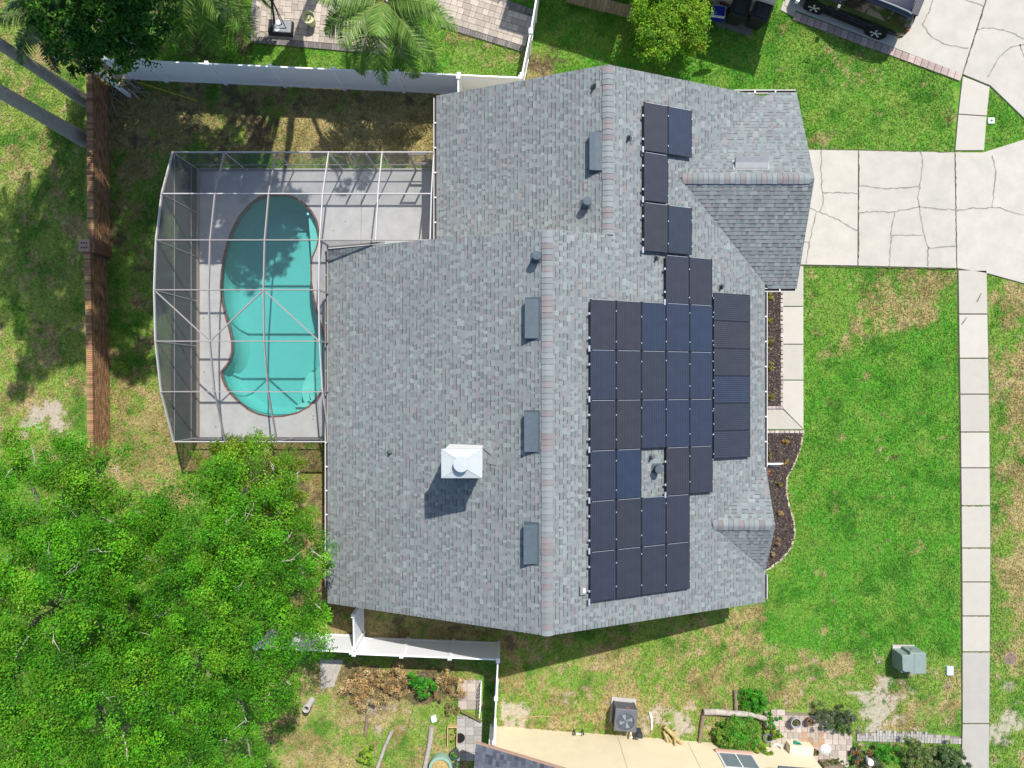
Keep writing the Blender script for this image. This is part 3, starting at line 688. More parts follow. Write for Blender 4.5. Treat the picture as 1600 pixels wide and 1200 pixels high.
off_ridge(833,498,zW,(-1,0,0),1.28,M_vent); off_ridge(832,675,zW,(-1,0,0),1.28,M_vent); off_ridge(831,850,zW,(-1,0,0),1.28,M_vent); off_ridge(933,237,zNW,(-1,0,0),1.28,M_vent)
off_ridge(1174,257,zG,(0,1,0),1.15,M_ventw,.32)
def goose(px, py, f, sd):
    p = PR(px, py, f, .1); M = frame_on(f, p, sd); b = M.translation
    o = MB().box((0, 0, .02), (.36, .34, .012), M=M).build('exhaust_vent', M_vent, house)
    MB().lathe((b.x, b.y, b.z-.05), [(.125, 0), (.125, .40), (.14, .405), (.14, .52), (.01, .525)], 20).build('hood', M_vent, o)
goose(838,402,zW,(-1,0,0)); goose(916,318,zNW,(-1,0,0)); goose(1027,732,zE,(1,0,0))
def pipe(px, py, f, h=.32):
    p = PR(px, py, f, .1); o = MB().lathe((p.x, p.y, f(p.x, p.y)-.03), [(.12, .02), (.06, .10), (.05, .11), (.035, h), (.03, h+.005)], 12); o.build('vent_pipe', mat('lead_pipe', (.10,.105,.11), .7), house)
pipe(929,133,zNW); pipe(983,214,zE); pipe(1026,402,zE); pipe(1128,447,zE); pipe(609,707,zW,.22); pipe(1018,714,zE)
# ================================================================ SOLAR PANELS
def pv_mat(ax=0):
    m = bpy.data.materials.new('solar_cell'); m.use_nodes = True; n = m.node_tree.nodes; l = m.node_tree.links; b = n['Principled BSDF']
    b.inputs['Roughness'].default_value = .28; b.inputs['Specular IOR Level'].default_value = .5; b.inputs['Coat Weight'].default_value = .6; b.inputs['Coat Roughness'].default_value = .12
    tc = n.new('ShaderNodeTexCoord'); oi = n.new('ShaderNodeObjectInfo'); sp = n.new('ShaderNodeSeparateXYZ'); l.new(tc.outputs['Object'], sp.inputs[0])
    cr = n.new('ShaderNodeValToRGB'); cr.color_ramp.elements[0].color = (.018,.020,.026,1); cr.color_ramp.elements[1].color = (.014,.021,.040,1); e = cr.color_ramp.elements.new(.4); e.color = (.022,.020,.023,1)
    l.new(oi.outputs['Random'], cr.inputs[0])
    mm = n.new('ShaderNodeMath'); mm.operation = 'PINGPONG'; mm.inputs[1].default_value = .036; l.new(sp.outputs[ax], mm.inputs[0])
    mr = n.new('ShaderNodeMapRange'); mr.inputs['From Max'].default_value = .016; mr.inputs['To Min'].default_value = 2.2; mr.inputs['To Max'].default_value = 1.0; l.new(mm.outputs[0], mr.inputs['Value'])
    ns = n.new('ShaderNodeTexNoise'); ns.inputs['Scale'].default_value = 2.5; l.new(tc.outputs['Object'], ns.inputs['Vector'])
    mr2 = n.new('ShaderNodeMapRange'); mr2.inputs['To Min'].default_value = .7; mr2.inputs['To Max'].default_value = 1.3; l.new(ns.outputs['Fac'], mr2.inputs['Value'])
    mu = n.new('ShaderNodeMath'); mu.operation = 'MULTIPLY'; l.new(mr.outputs[0], mu.inputs[0]); l.new(mr2.outputs[0], mu.inputs[1])
    hv = n.new('ShaderNodeHueSaturation'); l.new(mu.outputs[0], hv.inputs['Value']); l.new(cr.outputs[0], hv.inputs['Color']); l.new(hv.outputs[0], b.inputs['Base Color'])
    return m
M_pv = pv_mat(); M_pv2 = pv_mat(1); M_fr = mat('panel_frame', (.020,.022,.028), .4, metal=.4); M_clamp = mat('clamp_metal', (.62,.63,.66), .35, metal=.7); M_rail = mat('rail_black', (.03,.03,.035), .5, metal=.3)
PW_, PL_ = 1.0, 1.665
def pv_meshes(lx, ly, key):
    g = MB().box((0, 0, .016), (lx-.035, ly-.035, .028)).mesh('glass', m=M_pv if key == 'p' else M_pv2)
    f = MB(); t = .018
    for s in (-1, 1): f.box((s*(lx/2-t/2-.003), 0, .017), (t, ly-.006, .036)); f.box((0, s*(ly/2-t/2-.003), .017), (lx-.006-2*t, t, .036))
    return g, f.mesh('frame', m=M_fr)
PORT = pv_meshes(PW_, PL_, 'p'); LAND = pv_meshes(PL_, PW_, 'l')
CLAMP = MB().box((0, 0, .036), (.032, .045, .02)).mesh('clamp', m=M_clamp)
STRIP = MB().box((0, 0, .0372), (.86, .012, .006)).mesh('edge_trim', m=M_clamp)
HS = .13
def panel(x0, ytop, kind, label, group, left=False):
    lx, ly = (PW_, PL_) if kind == 'p' else (PL_, PW_)
    k = math.cos(math.atan(SL)); xc = x0+lx*k/2; yc = ytop-ly/2
    p = Vector((xc, yc, 0)); M = frame_on(zE, p, (1, 0, 0)); M.translation = M.translation + M.col[2].to_3d()*HS
    r = bpy.data.objects.new('solar_panel', None); COL.objects.link(r); r.matrix_world = M; r.empty_display_size = .2; tag(r, label, 'solar panel', group)
    g, f = PORT if kind == 'p' else LAND
    for nm, me in (('glass', g), ('frame', f)):
        o = bpy.data.objects.new(nm, me); COL.objects.link(o); o.parent = r
    for s in (-1, 1):
        rl = bpy.data.objects.new('mounting_rail', FOOT[kind]); COL.objects.link(rl); rl.parent = r; rl.location = (0, s*ly*.27, 0)
    if kind == 'p':
        for yy in (random.uniform(-.6, -.35), random.uniform(.25, .6)):
            o = bpy.data.objects.new('clamp', CLAMP); COL.objects.link(o); o.parent = r; o.location = (lx/2, yy, 0)
        o = bpy.data.objects.new('edge_trim', STRIP); COL.objects.link(o); o.parent = r; o.location = (0, ly/2-.012, 0)
        if left:
            for yy, ln in ((-.45, .07), (.35, .07), (-.80, .2)):
                o = bpy.data.objects.new('rail_end', CLAMP); COL.objects.link(o); o.parent = r; o.location = (-lx/2-.035, yy, 0); o.scale = (2.0, ln/.045, 1)
    else:
        for yy in (-.3, .3):
            o = bpy.data.objects.new('clamp', CLAMP); COL.objects.link(o); o.parent = r; o.location = (-lx/2, yy+random.uniform(-.1, .1), 0)
FOOT = {}
for kk, (lx, ly) in (('p', (PW_, PL_)), ('l', (PL_, PW_))):
    ft = MB()
    ft.box((0, 0, -.06), (lx*.98, .04, .12))
    FOOT[kk] = ft.mesh('mounting_rail', m=M_rail)
XA = 2.511; KX = .921
GA = 'portrait solar panels of the large roof array'; ORD = ['first', 'second', 'third', 'fourth', 'fifth', 'sixth']
for r_i in range(6):
    for c_i in range(5):
        if (r_i == 3 and c_i == 2) or (r_i >= 4 and c_i == 4): continue
        panel(XA+KX*c_i, 2.806-1.67*r_i, 'p', 'black solar panel, %s column from the ridge, %s row from the garage end' % (ORD[c_i], ORD[r_i]), GA, c_i == 0 or (r_i == 3 and c_i == 3))
for r_i in range(6): panel(XA+KX*5+.03, 3.27-.99*r_i, 'l', 'black landscape solar panel along the front eave, %s from the garage end' % ORD[r_i], 'landscape solar panels by the front eave')
SD = ['ridge-side', 'eave-side']
for c_i in range(2): panel(4.434+KX*c_i, 9.64, 'p', '%s black solar panel of the pair closest to the north gable' % SD[c_i], 'solar panels stepping up beside the garage', c_i == 0)
panel(4.434, 7.93, 'p', 'lone black solar panel between two pairs near the garage valley', 'solar panels stepping up beside the garage', True)
for c_i in range(2): panel(4.434+KX*c_i, 6.21, 'p', '%s black solar panel of the pair adjoining the lone panel and the stepped pair' % SD[c_i], 'solar panels stepping up beside the garage', c_i == 0)
for c_i in range(2): panel(5.255+KX*c_i, 4.47, 'p', '%s black solar panel of the pair directly joining the large array' % SD[c_i], 'solar panels stepping up beside the garage', c_i == 0)
p = PR(910,923,zE,.08); M = frame_on(zE, p, (1,0,0)); jb = thing('junction_box', 'small grey junction box beside the lowest solar panel at the ridge', 'junction box', M.translation)
MB().box((0, 0, .05), (.24, .30, .09), M=M).build('case', mat('box_grey', (.20,.21,.22), .5), jb, bevel=.02); MB().box((.02, 0, .098), (.09, .14, .008), M=M).build('sticker', M_white, jb)
# ================================================================ POOL DECK AND POOL
M_deck = mat('pool_deck_paint', (.40,.405,.405), .85, var=.10, vscale=1.6, bump=.15, bscale=70, col2=(.42,.425,.42))
pool_w = [tuple(P(a, b, DECK_Z)[:2]) for a, b in POOL]
def fill_with_hole(outer, inner, z0, z1, name, m):
    bm = bmesh.new(); edges = []
    for lp in (outer, inner):
        vs = [bm.verts.new((p[0], p[1], z1)) for p in lp]
        for i in range(len(vs)): edges.append(bm.edges.new((vs[i], vs[(i+1) % len(vs)])))
    r = bmesh.ops.triangle_fill(bm, use_beauty=True, use_dissolve=False, edges=edges)
    fs = [f for f in bm.faces]
    ex = bmesh.ops.extrude_face_region(bm, geom=fs)
    for v in ex['geom']:
        if isinstance(v, bmesh.types.BMVert): v.co.z = z0
    bmesh.ops.recalc_face_normals(bm, faces=bm.faces)
    me = bpy.data.meshes.new(name); bm.to_mesh(me); bm.free(); me.materials.append(m)
    o = bpy.data.objects.new(name, me); COL.objects.link(o); return o
outer = [(deck_w-.12, deck_s-.12), (-6.2, deck_s-.12), (-6.2, YM-.2), (-2.2, YM-.2), (-2.2, deck_n+.12), (deck_w-.12, deck_n+.12)]
deck = struct(fill_with_hole(outer, pool_w, -.25, DECK_Z, 'pool_deck', M_deck))
MB().strip([P(564,382,DECK_Z)+Vector((0,0,.003)), P(565,281,DECK_Z)+Vector((0,0,.003))], .02).build('joint', M_crack, deck)
for p in ((318,497),(340,494),(319,581),(332,607),(337,667),(321,367),(489,655),(490,650),(540,346),(521,360)):
    q = P(*p, DECK_Z); MB().lathe((q.x, q.y, DECK_Z-.005), [(.035, 0), (.035, .008), (.01, .009)], 10).build('deck_fitting', M_crack, deck)
pool = thing('swimming_pool', 'kidney-shaped turquoise swimming pool with red brick coping inside the screen enclosure', 'pool', P(425,480,0))
M_plaster = mat('pool_plaster', (.33,.49,.445), .8, var=.06, vscale=.8, col2=(.29,.475,.45))
cxp = sum(p[0] for p in pool_w)/len(pool_w); cyp = sum(p[1] for p in pool_w)/len(pool_w)
def shrink(poly, d):
    n = len(poly); out = []
    for i in range(n):
        a = Vector(poly[i-1]); b = Vector(poly[(i+1) % n]); t = (b-a).normalized(); nrm = Vector((-t.y, t.x)); p = Vector(poly[i])
        if inpoly(np.array([p.x+nrm.x*.02]), np.array([p.y+nrm.y*.02]), poly)[0] == False: nrm = -nrm
        out.append(tuple(p+nrm*d))
    return out
bs = MB(); rings = [(pool_w, DECK_Z-.03), (pool_w, -.62), (shrink(pool_w, .10), -.95), (shrink(pool_w, .30), -1.15)]
n = len(pool_w)
for p_, z in rings: bs.v += [(q[0], q[1], z) for q in p_]
for r in range(len(rings)-1):
    for i in range(n): bs.f.append((r*n+i, r*n+(i+1) % n, (r+1)*n+(i+1) % n, (r+1)*n+i)); bs.c.append(None); bs.sm.append(True)
bs.f.append(tuple((len(rings)-1)*n+i for i in range(n))); bs.c.append(None); bs.sm.append(False)
bs.build('basin', M_plaster, pool)
# water
def water_mat():
    m = bpy.data.materials.new('pool_water'); m.use_nodes = True; n = m.node_tree.nodes; l = m.node_tree.links
    for x in list(n):
        if x.type != 'OUTPUT_MATERIAL': n.remove(x)
    t = n.new('ShaderNodeBsdfTransparent'); t.inputs[0].default_value = (.50,.93,.94,1)
    g = n.new('ShaderNodeBsdfGlossy'); g.inputs['Roughness'].default_value = .04
    fr = n.new('ShaderNodeFresnel'); fr.inputs[0].default_value = 1.33
    nz = n.new('ShaderNodeTexNoise'); nz.inputs['Scale'].default_value = 2.2; nz.inputs['Detail'].default_value = 3; bp = n.new('ShaderNodeBump'); bp.inputs['Strength'].default_value = .12; bp.inputs['Distance'].default_value = .05
    l.new(nz.outputs['Fac'], bp.inputs['Height']); l.new(bp.outputs[0], g.inputs['Normal']); l.new(bp.outputs[0], fr.inputs['Normal'])
    ms = n.new('ShaderNodeMixShader'); l.new(fr.outputs[0], ms.inputs[0]); l.new(t.outputs[0], ms.inputs[1]); l.new(g.outputs[0], ms.inputs[2])
    l.new(ms.outputs[0], [x for x in n if x.type == 'OUTPUT_MATERIAL'][0].inputs[0]); return m
bmw = bmesh.new(); vs = [bmw.verts.new((p[0]-wloc(pool).x, p[1]-wloc(pool).y, -.10)) for p in shrink(pool_w, .004)]
bmesh.ops.triangle_fill(bmw, use_beauty=True, edges=[bmw.edges.new((vs[i], vs[(i+1) % n])) for i in range(n)])
bmesh.ops.recalc_face_normals(bmw, faces=bmw.faces)
for f_ in bmw.faces:
    if f_.normal.z < 0: f_.normal_flip()
mw = bpy.data.meshes.new('water'); bmw.to_mesh(mw); bmw.free(); mw.materials.append(water_mat())
wo = bpy.data.objects.new('water', mw); COL.objects.link(wo); wo.parent = pool
# coping bricks
M_cop = mat('coping_brick', (.17,.07,.05), .85, rand=.3, var=.2, vscale=12)
ring = [Vector(p) for p in pool_w]; tot = []
for i in range(n):
    a, b = ring[i], ring[(i+1) % n]; L_ = (b-a).length; k = max(1, round(L_/.15))
    for j in range(k): tot.append((a+(b-a)*((j+.5)/k), math.atan2((b-a).y, (b-a).x), L_/k))
cm = MB().box((0, 0, 0), (1, .065, .05)).mesh('coping_brick', m=M_cop)
for p_, a_, l_ in tot[:290]: inst('coping_brick', cm, pool, (p_.x, p_.y, DECK_Z-.012), a_, (l_-.01, 1, 1))
# corner steps and side bench
M_step = mat('pool_step', (.50,.60,.53), .8, var=.08, vscale=3)
sc = P(507,612,0)
for k, (rr, zt_) in enumerate(((1.10, -.62), (.74, -.42), (.40, -.24))):
    pts = [(sc.x+rr*math.cos(R(t)), sc.y+rr*math.sin(R(t))) for t in range(95, 266, 9)]
    pts = [q for q in pts if inpoly(np.array([q[0]]), np.array([q[1]]), pool_w)[0]]
    ang = [q for q in pool_w if (Vector(q)-Vector(sc[:2])).length < rr]
    poly = pts + sorted(ang, key=lambda q: math.atan2(q[1]-cyp, q[0]-cxp))
    cc = Vector((sum(q[0] for q in poly)/len(poly), sum(q[1] for q in poly)/len(poly)))
    poly = sorted(poly, key=lambda q: math.atan2(q[1]-cc.y, q[0]-cc.x))
    MB().prism(poly, -1.2, zt_).build('step', M_step, pool)
bp_ = [(479,322),(481,350),(483,375),(485,405),(490,402),(500,385),(503,361),(498,342),(488,328)]
bw = PP(bp_, -.1); MB().prism(bw, -1.2, -.28).build('bench', M_step, pool)
bw = [(506,500),(499,512),(498,560),(495,600),(505,604),(513,585),(513,560)]
MB().prism(PP(bw, -.1), -1.2, -.34).build('bench', M_step, pool)
q = P(468,636,-.1); MB().box((q.x+.15, q.y+.02, -.75), (.75, .32, .9), .35).build('step', M_step, pool)
q = P(481,334,-.1); MB().box((q.x, q.y, -.14), (.09, .09, .06)).build('skimmer', M_white, pool)
# ================================================================ SCREEN ENCLOSURE
M_al = mat('cage_aluminium', (.30,.275,.27), .45, metal=.1, var=.05)
M_alw = mat('cage_aluminium_white', (.46,.44,.445), .45, var=.03)
M_scr = screen_mat('insect_screen_roof', (.12,.125,.13), .14)
M_scw = screen_mat('insect_screen_wall', (.105,.11,.122), .78)  # same mesh; extra opacity carries its darkening at a slanting view
M_scn = screen_mat('insect_screen_side', (.105,.11,.122), .32)  # same mesh; thinner mix so more sunlight reaches the deck
cage = thing('pool_cage', 'arched aluminium screen enclosure with dark mesh over the pool and deck', 'pool cage', (-9.8, 3.3, 0))
PRF = [(8.70, 2.30), (6.92, 3.13), (5.15, 3.55), (3.35, 3.68), (1.53, 3.59), (-.28, 3.18), (-2.17, 2.22)]
CX = [-12.74, -10.80, -8.85, -6.88]
CXN = [-4.87, -2.93]
def prt(name, mb, m=M_al): return mb.build(name, m, cage)
S_ = .038
for xi, x in enumerate(CX):
    rb = MB()
    for (y0, z0), (y1, z1) in zip(PRF[:-1], PRF[1:]): rb.beam((x, y0, z0), (x, y1, z1), S_, S_*2.6, ext=.012)
    prt('rib', rb, M_alw if xi in (0, 3) else M_al)
for x in CXN:
    rb = MB()
    for (y0, z0), (y1, z1) in zip(PRF[:2], PRF[1:3]): rb.beam((x, y0, z0), (x, y1, z1), S_, S_*2.6, ext=.012)
    prt('rib', rb, M_alw)
for k, (y, z) in enumerate(PRF):
    x1 = CXN[1] if k < 3 else CX[3]
    prt('purlin', MB().beam((CX[0], y, z+.003), (x1, y, z+.003), S_*.95, S_*2.5, ext=.02), M_alw if k in (0, 1, 6) else M_al)
# walls
for x in CX+CXN: prt('post', MB().beam((x, PRF[0][0], DECK_Z), (x, PRF[0][0], PRF[0][1]), S_, S_), M_alw)
for x in CX: prt('post', MB().beam((x, PRF[6][0], DECK_Z), (x, PRF[6][0], PRF[6][1]), S_, S_), M_alw)
for y, z in PRF[1:6]: prt('post', MB().beam((CX[0], y, DECK_Z), (CX[0], y, z), S_, S_))
M_alr = mat('cage_rail', (.24,.22,.215), .5, var=.1)
for z in (.10, .78, 2.18): prt('rail', MB().beam((CX[0]+.004, PRF[0][0], z), (CX[0]+.004, PRF[6][0], z), S_*.8, S_), M_alr)
for z in (.10, .78): prt('rail', MB().beam((CX[0], PRF[0][0], z), (CXN[1], PRF[0][0], z), S_*.8, S_), M_alr); prt('rail', MB().beam((CX[0], PRF[6][0], z), (CX[3], PRF[6][0], z), S_*.8, S_), M_alr)
prt('kick_plate', MB().beam((CX[0]+.03, PRF[0][0], .21), (CX[0]+.03, PRF[6][0], .21), .02, .22), mat('kick_plate', (.33,.27,.21), .7, var=.15, vscale=3))
for x in (-6.1, -5.5, -3.9, -3.3): prt('door_post', MB().beam((x, PRF[0][0]-.01, DECK_Z), (x, PRF[0][0]-.01, 2.15), .06, .06), M_alr)
prt('door_rail', MB().beam((-3.9, PRF[0][0]-.01, 1.0), (-3.3, PRF[0][0]-.01, 1.0), .05, .1), M_alr); prt('door_rail', MB().beam((-3.9, PRF[0][0]-.01, 2.1), (-3.3, PRF[0][0]-.01, 2.1), .05, .08), M_alr)
# roof braces (zig-zag in the two middle bays)
for (x0, k0), (x1, k1) in (((CX[0], 3), (CX[1], 4)), ((CX[1], 4), (CX[2], 3)), ((CX[2], 3), (CX[3], 4))):
    prt('brace', MB().beam((x0, PRF[k0][0], PRF[k0][1]-.01), (x1, PRF[k1][0], PRF[k1][1]-.01), .04, .06))
# curtain above the house eave
prt('eave_post', MB().beam((-6.80, YM+.12, zW(-6.8, 0)+.05), (-6.88, YM+.14, 3.50), .05, .05)); prt('eave_post', MB().beam((-6.82, 3.35, 2.6), (CX[3], 3.35, 3.66), .045, .045)); prt('eave_post', MB().beam((-6.82, 1.53, 2.6), (CX[3], 1.53, 3.58), .045, .045)); prt('eave_post', MB().beam((-6.82, -.28, 2.6), (CX[3], -.28, 3.16), .045, .045))
prt('eave_rail', MB().beam((-6.84, YM+.05, 2.63), (-6.84, PRF[6][0], 2.63), .05, .05), M_alr); prt('eave_rail', MB().beam((-6.84, YM+.07, 2.68), (-4.55, YM+.07, 3.56), .05, .05), M_alr)
# screens
def quad(a, b, c, d_, m): prt('screen', MB().add([a, b, c, d_], [(0, 1, 2, 3)]), m)
allx = CX+CXN
for xi in range(5):
    x0, x1 = allx[xi], allx[xi+1]
    for k in range(6):
        if xi >= 3 and k >= 2: continue
        (y0, z0), (y1, z1) = PRF[k], PRF[k+1]
        quad((x0, y0, z0), (x0, y1, z1), (x1, y1, z1), (x1, y0, z0), M_scr)
    y, z = PRF[0]; quad((x0, y, DECK_Z), (x1, y, DECK_Z), (x1, y, z), (x0, y, z), M_scn)
    if xi < 3: y, z = PRF[6]; quad((x0, y, DECK_Z), (x1, y, DECK_Z), (x1, y, z), (x0, y, z), M_scn)
for k in range(6):
    (y0, z0), (y1, z1) = PRF[k], PRF[k+1]; quad((CX[0], y0, DECK_Z), (CX[0], y1, DECK_Z), (CX[0], y1, z1), (CX[0], y0, z0), M_scw)
M_scd = screen_mat('insect_screen_curtain', (.08,.085,.09), .35)
prt('screen', MB().add([(-6.86, YM+.1, 2.65), (-4.6, YM+.1, 3.56), (-6.86, YM+.14, 3.55)], [(0, 1, 2)]), M_scd)
for k in range(2, 6):
    (y0, z0), (y1, z1) = PRF[k], PRF[k+1]; y1 = max(y1, -2.1); quad((-6.86, y0, 2.62), (-6.86, y1, 2.62), (CX[3], y1, max(z1, 2.63)), (CX[3], y0, z0), M_scd)
# ================================================================ WHITE VINYL FENCES
M_vin = mat('white_vinyl', (.80,.81,.84), .4, var=.02, vscale=2, spec=.4)
M_vin2 = mat('white_vinyl_trim', (.84,.85,.87), .35, spec=.4)
def fence(name, label, pts, posts, h=1.85, lattice=None):
    root = thing(name, label, 'fence', Vector((pts[0][0], pts[0][1], 0)))
    for (a, b), ps in zip(zip(pts[:-1], pts[1:]), posts):
        a = Vector((a[0], a[1], 0)); b = Vector((b[0], b[1], 0)); d = (b-a)
        ts = ps
        for t0, t1 in zip(ts[:-1], ts[1:]):
            q0, q1 = a+d*t0, a+d*t1; u = Vector((0, 0, 1)); g = d.normalized()*.05
            pn = MB().beam(q0+g+u*.92, q1-g+u*.92, .025, h-.22).build('panel', M_vin, root)
            L_ = (q1-q0).length; nn = int(L_/.28)
            for zz, hh in ((.12, .14), (h-.07, .13)): MB().beam(q0+g+u*zz, q1-g+u*zz, .05, hh).build('rail', M_vin2, root)
            for k in range(1, nn):
                p_ = q0+(q1-q0)*(k/nn); sdv = Vector((-d.y, d.x, 0)).normalized()
                MB().beam(p_+u*.2-sdv*.0, p_+u*(h-.14), .03, .012).build('groove', M_vin, pn)
        for t in ts:
            p_ = a+d*t; po = MB().box((p_.x, p_.y, (h+.02)/2-.05), (.125, .125, h+.12)).build('post', M_vin2, root)
            MB().box((p_.x, p_.y, h+.045), (.15, .15, .03)).add([(p_.x+sx*.075, p_.y+sy*.075, h+.06) for sx, sy in ((-1, -1), (1, -1), (1, 1), (-1, 1))]+[(p_.x, p_.y, h+.11)], [(0, 1, 4), (1, 2, 4), (2, 3, 4), (3, 0, 4)]).build('cap', M_vin2, po)
    return root
def G2(px, py, z=1.85): q = P(px, py, z); return (q.x, q.y)
fN0, fN1 = G2(163,92), G2(813,121)
xs = [163,224,323,422,521,620,717,813]
fence('vinyl_fence', 'long white vinyl fence along the shaded back strip behind the pool', [fN0, fN1], [[(x-163)/650 for x in xs]])
fence('vinyl_fence', 'short white vinyl fence return running from the long fence to the roof', [G2(716,116), (P(716,146,1.85).x, 9.9)], [[.06, 1]])
fence('vinyl_fence', 'white vinyl fence between the paver patio and the neighbouring lawn', [G2(815,119), G2(829,50), G2(848,-60)], [[.03, 1], [0.02, .5, 1]])
fence('vinyl_fence', 'white vinyl fence with dried shrubs behind it beside the south gable', [G2(400,1012), G2(549,1019)], [[0, .5, 1]])
fence('vinyl_fence', 'white vinyl gate return between the south gable and the fence corner', [G2(553,1016), G2(552,962), (P(560,940,1.8).x, -7.75)], [[.05, 1], [1]])
fence('vinyl_fence', 'white vinyl fence run half shaded by the south gable roof', [G2(553,1022), G2(778,1031)], [[0, .33, .665, 1]])
fence('vinyl_fence', 'narrow white vinyl fence running down to the cream house corner', [G2(778,1031), G2(772,1160)], [[.01, .47, 1]])
# short angled white panel at the brick wall end
fence('vinyl_fence', 'short angled white vinyl panel between the brick wall and long fence', [G2(135,100), G2(162,119)], [[0, 1]])
# ================================================================ BRICK WALL
M_brk = mat('red_brick', (0, 0, 0), .9, attr='Col', var=.18, vscale=18, bump=.3, bscale=60)
M_mort = mat('mortar', (.17,.12,.09), .95)
bwl = thing('brick_wall', 'long low red brick garden wall with a square pier', 'wall', P(165,400))
WH = 1.22
def wcol(): return tuple(np.array([.31,.175,.095])*random.uniform(.6, 1.35)*np.array([1, random.uniform(.85, 1.15), random.uniform(.8, 1.1)]))
segs = [((144,112),(146,374)), ((140.5,394),(144,552)), ((144,552),(146,720))]
for a_, b_ in segs:
    A3, B3 = P(a_[0], a_[1], WH), P(b_[0], b_[1], WH); d = (B3-A3); L_ = d.length; d.normalize(); sd = Vector((-d.y, d.x, 0)); rz = math.atan2(d.y, d.x)
    if sd.x > 0: sd = -sd
    mid = (A3+B3)/2+sd*.11
    MB().box((mid.x, mid.y, WH/2-.09), (L_, .175, WH-.03), rz).build('core', M_mort, bwl)
    cp = MB(); nb = int(L_/.078)
    for k in range(nb):
        p_ = A3+d*(L_*(k+.5)/nb)+sd*.115; cp.box((p_.x, p_.y, WH-.045+random.uniform(-.004, .004)), (L_/nb-.012, .235, .10), rz, col=wcol())
    stuff(cp.build('cap_bricks', M_brk, bwl))
    fc = MB(); nr = int((WH-.12)/.078)
    for r_ in range(nr):
        n_ = int(L_/.21)
        for k in range(n_):
            t = L_*(k+(.5 if r_ % 2 else 0)+.25)/n_
            if t > L_-.08: continue
            p_ = A3+d*t+sd*.030; fc.box((p_.x, p_.y, .06+r_*.078), (.20, .03+random.uniform(0, .016), .066), rz, col=wcol())
    stuff(fc.build('face_bricks', M_brk, bwl))
pc = P(131,383.5,WH+.06); pm = MB()
pr = MB().box((pc.x+.12, pc.y, WH/2-.05), (.50, .50, WH+.06)).build('pier', mat('pier_brick', (.22,.115,.07), .9, var=.3, vscale=12, bump=.5), bwl)
MB().box((pc.x+.02, pc.y, WH+.05), (.42, .48, .07)).build('pier_cap', mat('pier_cap', (.33,.22,.16), .9, var=.2), pr)
for ix in (-1, 0, 1):
    for iy in (-1, 1): MB().lathe((pc.x+.02+ix*.10, pc.y+iy*.09, WH+.083), [(.034, 0), (.034, .004), (.01, .0045)], 10).build('core_hole_disc', mat('hole_shade', (.02,.017,.015), 1), pr)  # flat dark discs painted as the shade inside the brick holes
# ================================================================ VEGETATION
M_leaf = mat('leaf', (0, 0, 0), .6, attr='Col', spec=.22, trans=.28)
M_bark = mat('bark', (.20,.17,.14), .95, var=.35, vscale=10, bump=.8, bscale=25, stretch=(1, 1, .25))
M_barkp = mat('palm_bark', (.34,.315,.29), .95, var=.3, vscale=9, bump=.9, bscale=14, stretch=(.6, .6, 3))
M_twg = mat('bare_twig', (.42,.38,.33), .9, var=.2)
def leaf_cloud(lobes, rs, leaf=.11, cpm=3.2, lpc=60, cr=(.28, .55), pal=((.06,.20,.012), (.10,.27,.02), (.035,.13,.012)), origin=(0, 0, 0), low=.0, name='crown', m=None, asp=.55):
    """lobes: (x,y,z,r,squash). clumps sit on each lobe's shell, leaves on each clump."""
    C, Rr, Cc = [], [], []
    pal = np.array(pal)
    for x, y, z, r, sq in lobes:
        n = max(3, int(4*math.pi*r*r*.6*cpm))
        d = rs.normal(size=(n, 3)); d /= np.linalg.norm(d, axis=1)[:, None]; d[:, 2] = np.where(d[:, 2] < low-.35, -d[:, 2], d[:, 2])
        rad = r*rs.uniform(.62, 1.06, n)
        c = np.stack([x+d[:, 0]*rad, y+d[:, 1]*rad, z+d[:, 2]*rad*sq], -1)
        C.append(c); Rr.append(rs.uniform(cr[0], cr[1], n)*min(1, .45+r*.4)); Cc.append(rs.uniform(.58, 1.28, n)[:, None]*pal[rs.choice(len(pal), n)])
    C = np.concatenate(C); Rr = np.concatenate(Rr); Cc = np.concatenate(Cc)
    n = len(C)*lpc; ci = np.repeat(np.arange(len(C)), lpc)
    d = rs.normal(size=(n, 3)); d /= np.linalg.norm(d, axis=1)[:, None]; d[:, 2] = np.abs(d[:, 2])*.9-.15
    p = C[ci]+d*(Rr[ci]*rs.uniform(.45, 1.05, n))[:, None]*np.array([1, 1, .8])
    nrm = d*.55+np.array([0, 0, .6])+rs.normal(size=(n, 3))*.42; nrm /= np.linalg.norm(nrm, axis=1)[:, None]
    t = np.cross(nrm, rs.normal(size=(n, 3))); t /= np.linalg.norm(t, axis=1)[:, None]; b = np.cross(nrm, t)
    L = leaf*rs.uniform(.6, 1.35, n)[:, None]; W = L*asp
    v = np.stack([p-t*L*.5, p+b*W*.5, p+t*L*.5, p-b*W*.5], 1).reshape(-1, 3)
    col = Cc[ci]*rs.uniform(.7, 1.35, n)[:, None]*np.stack([rs.uniform(.75, 1.35, n), np.ones(n), rs.uniform(.7, 1.3, n)], -1)
    me = fast_mesh(name, v-np.array(origin), 4, np.arange(n*4), np.repeat(np.clip(col, 0, .8), 4, 0), m or M_leaf)
    return me
def addmesh(name, me, parent): o = bpy.data.objects.new(name, me); COL.objects.link(o); o.parent = parent; return o
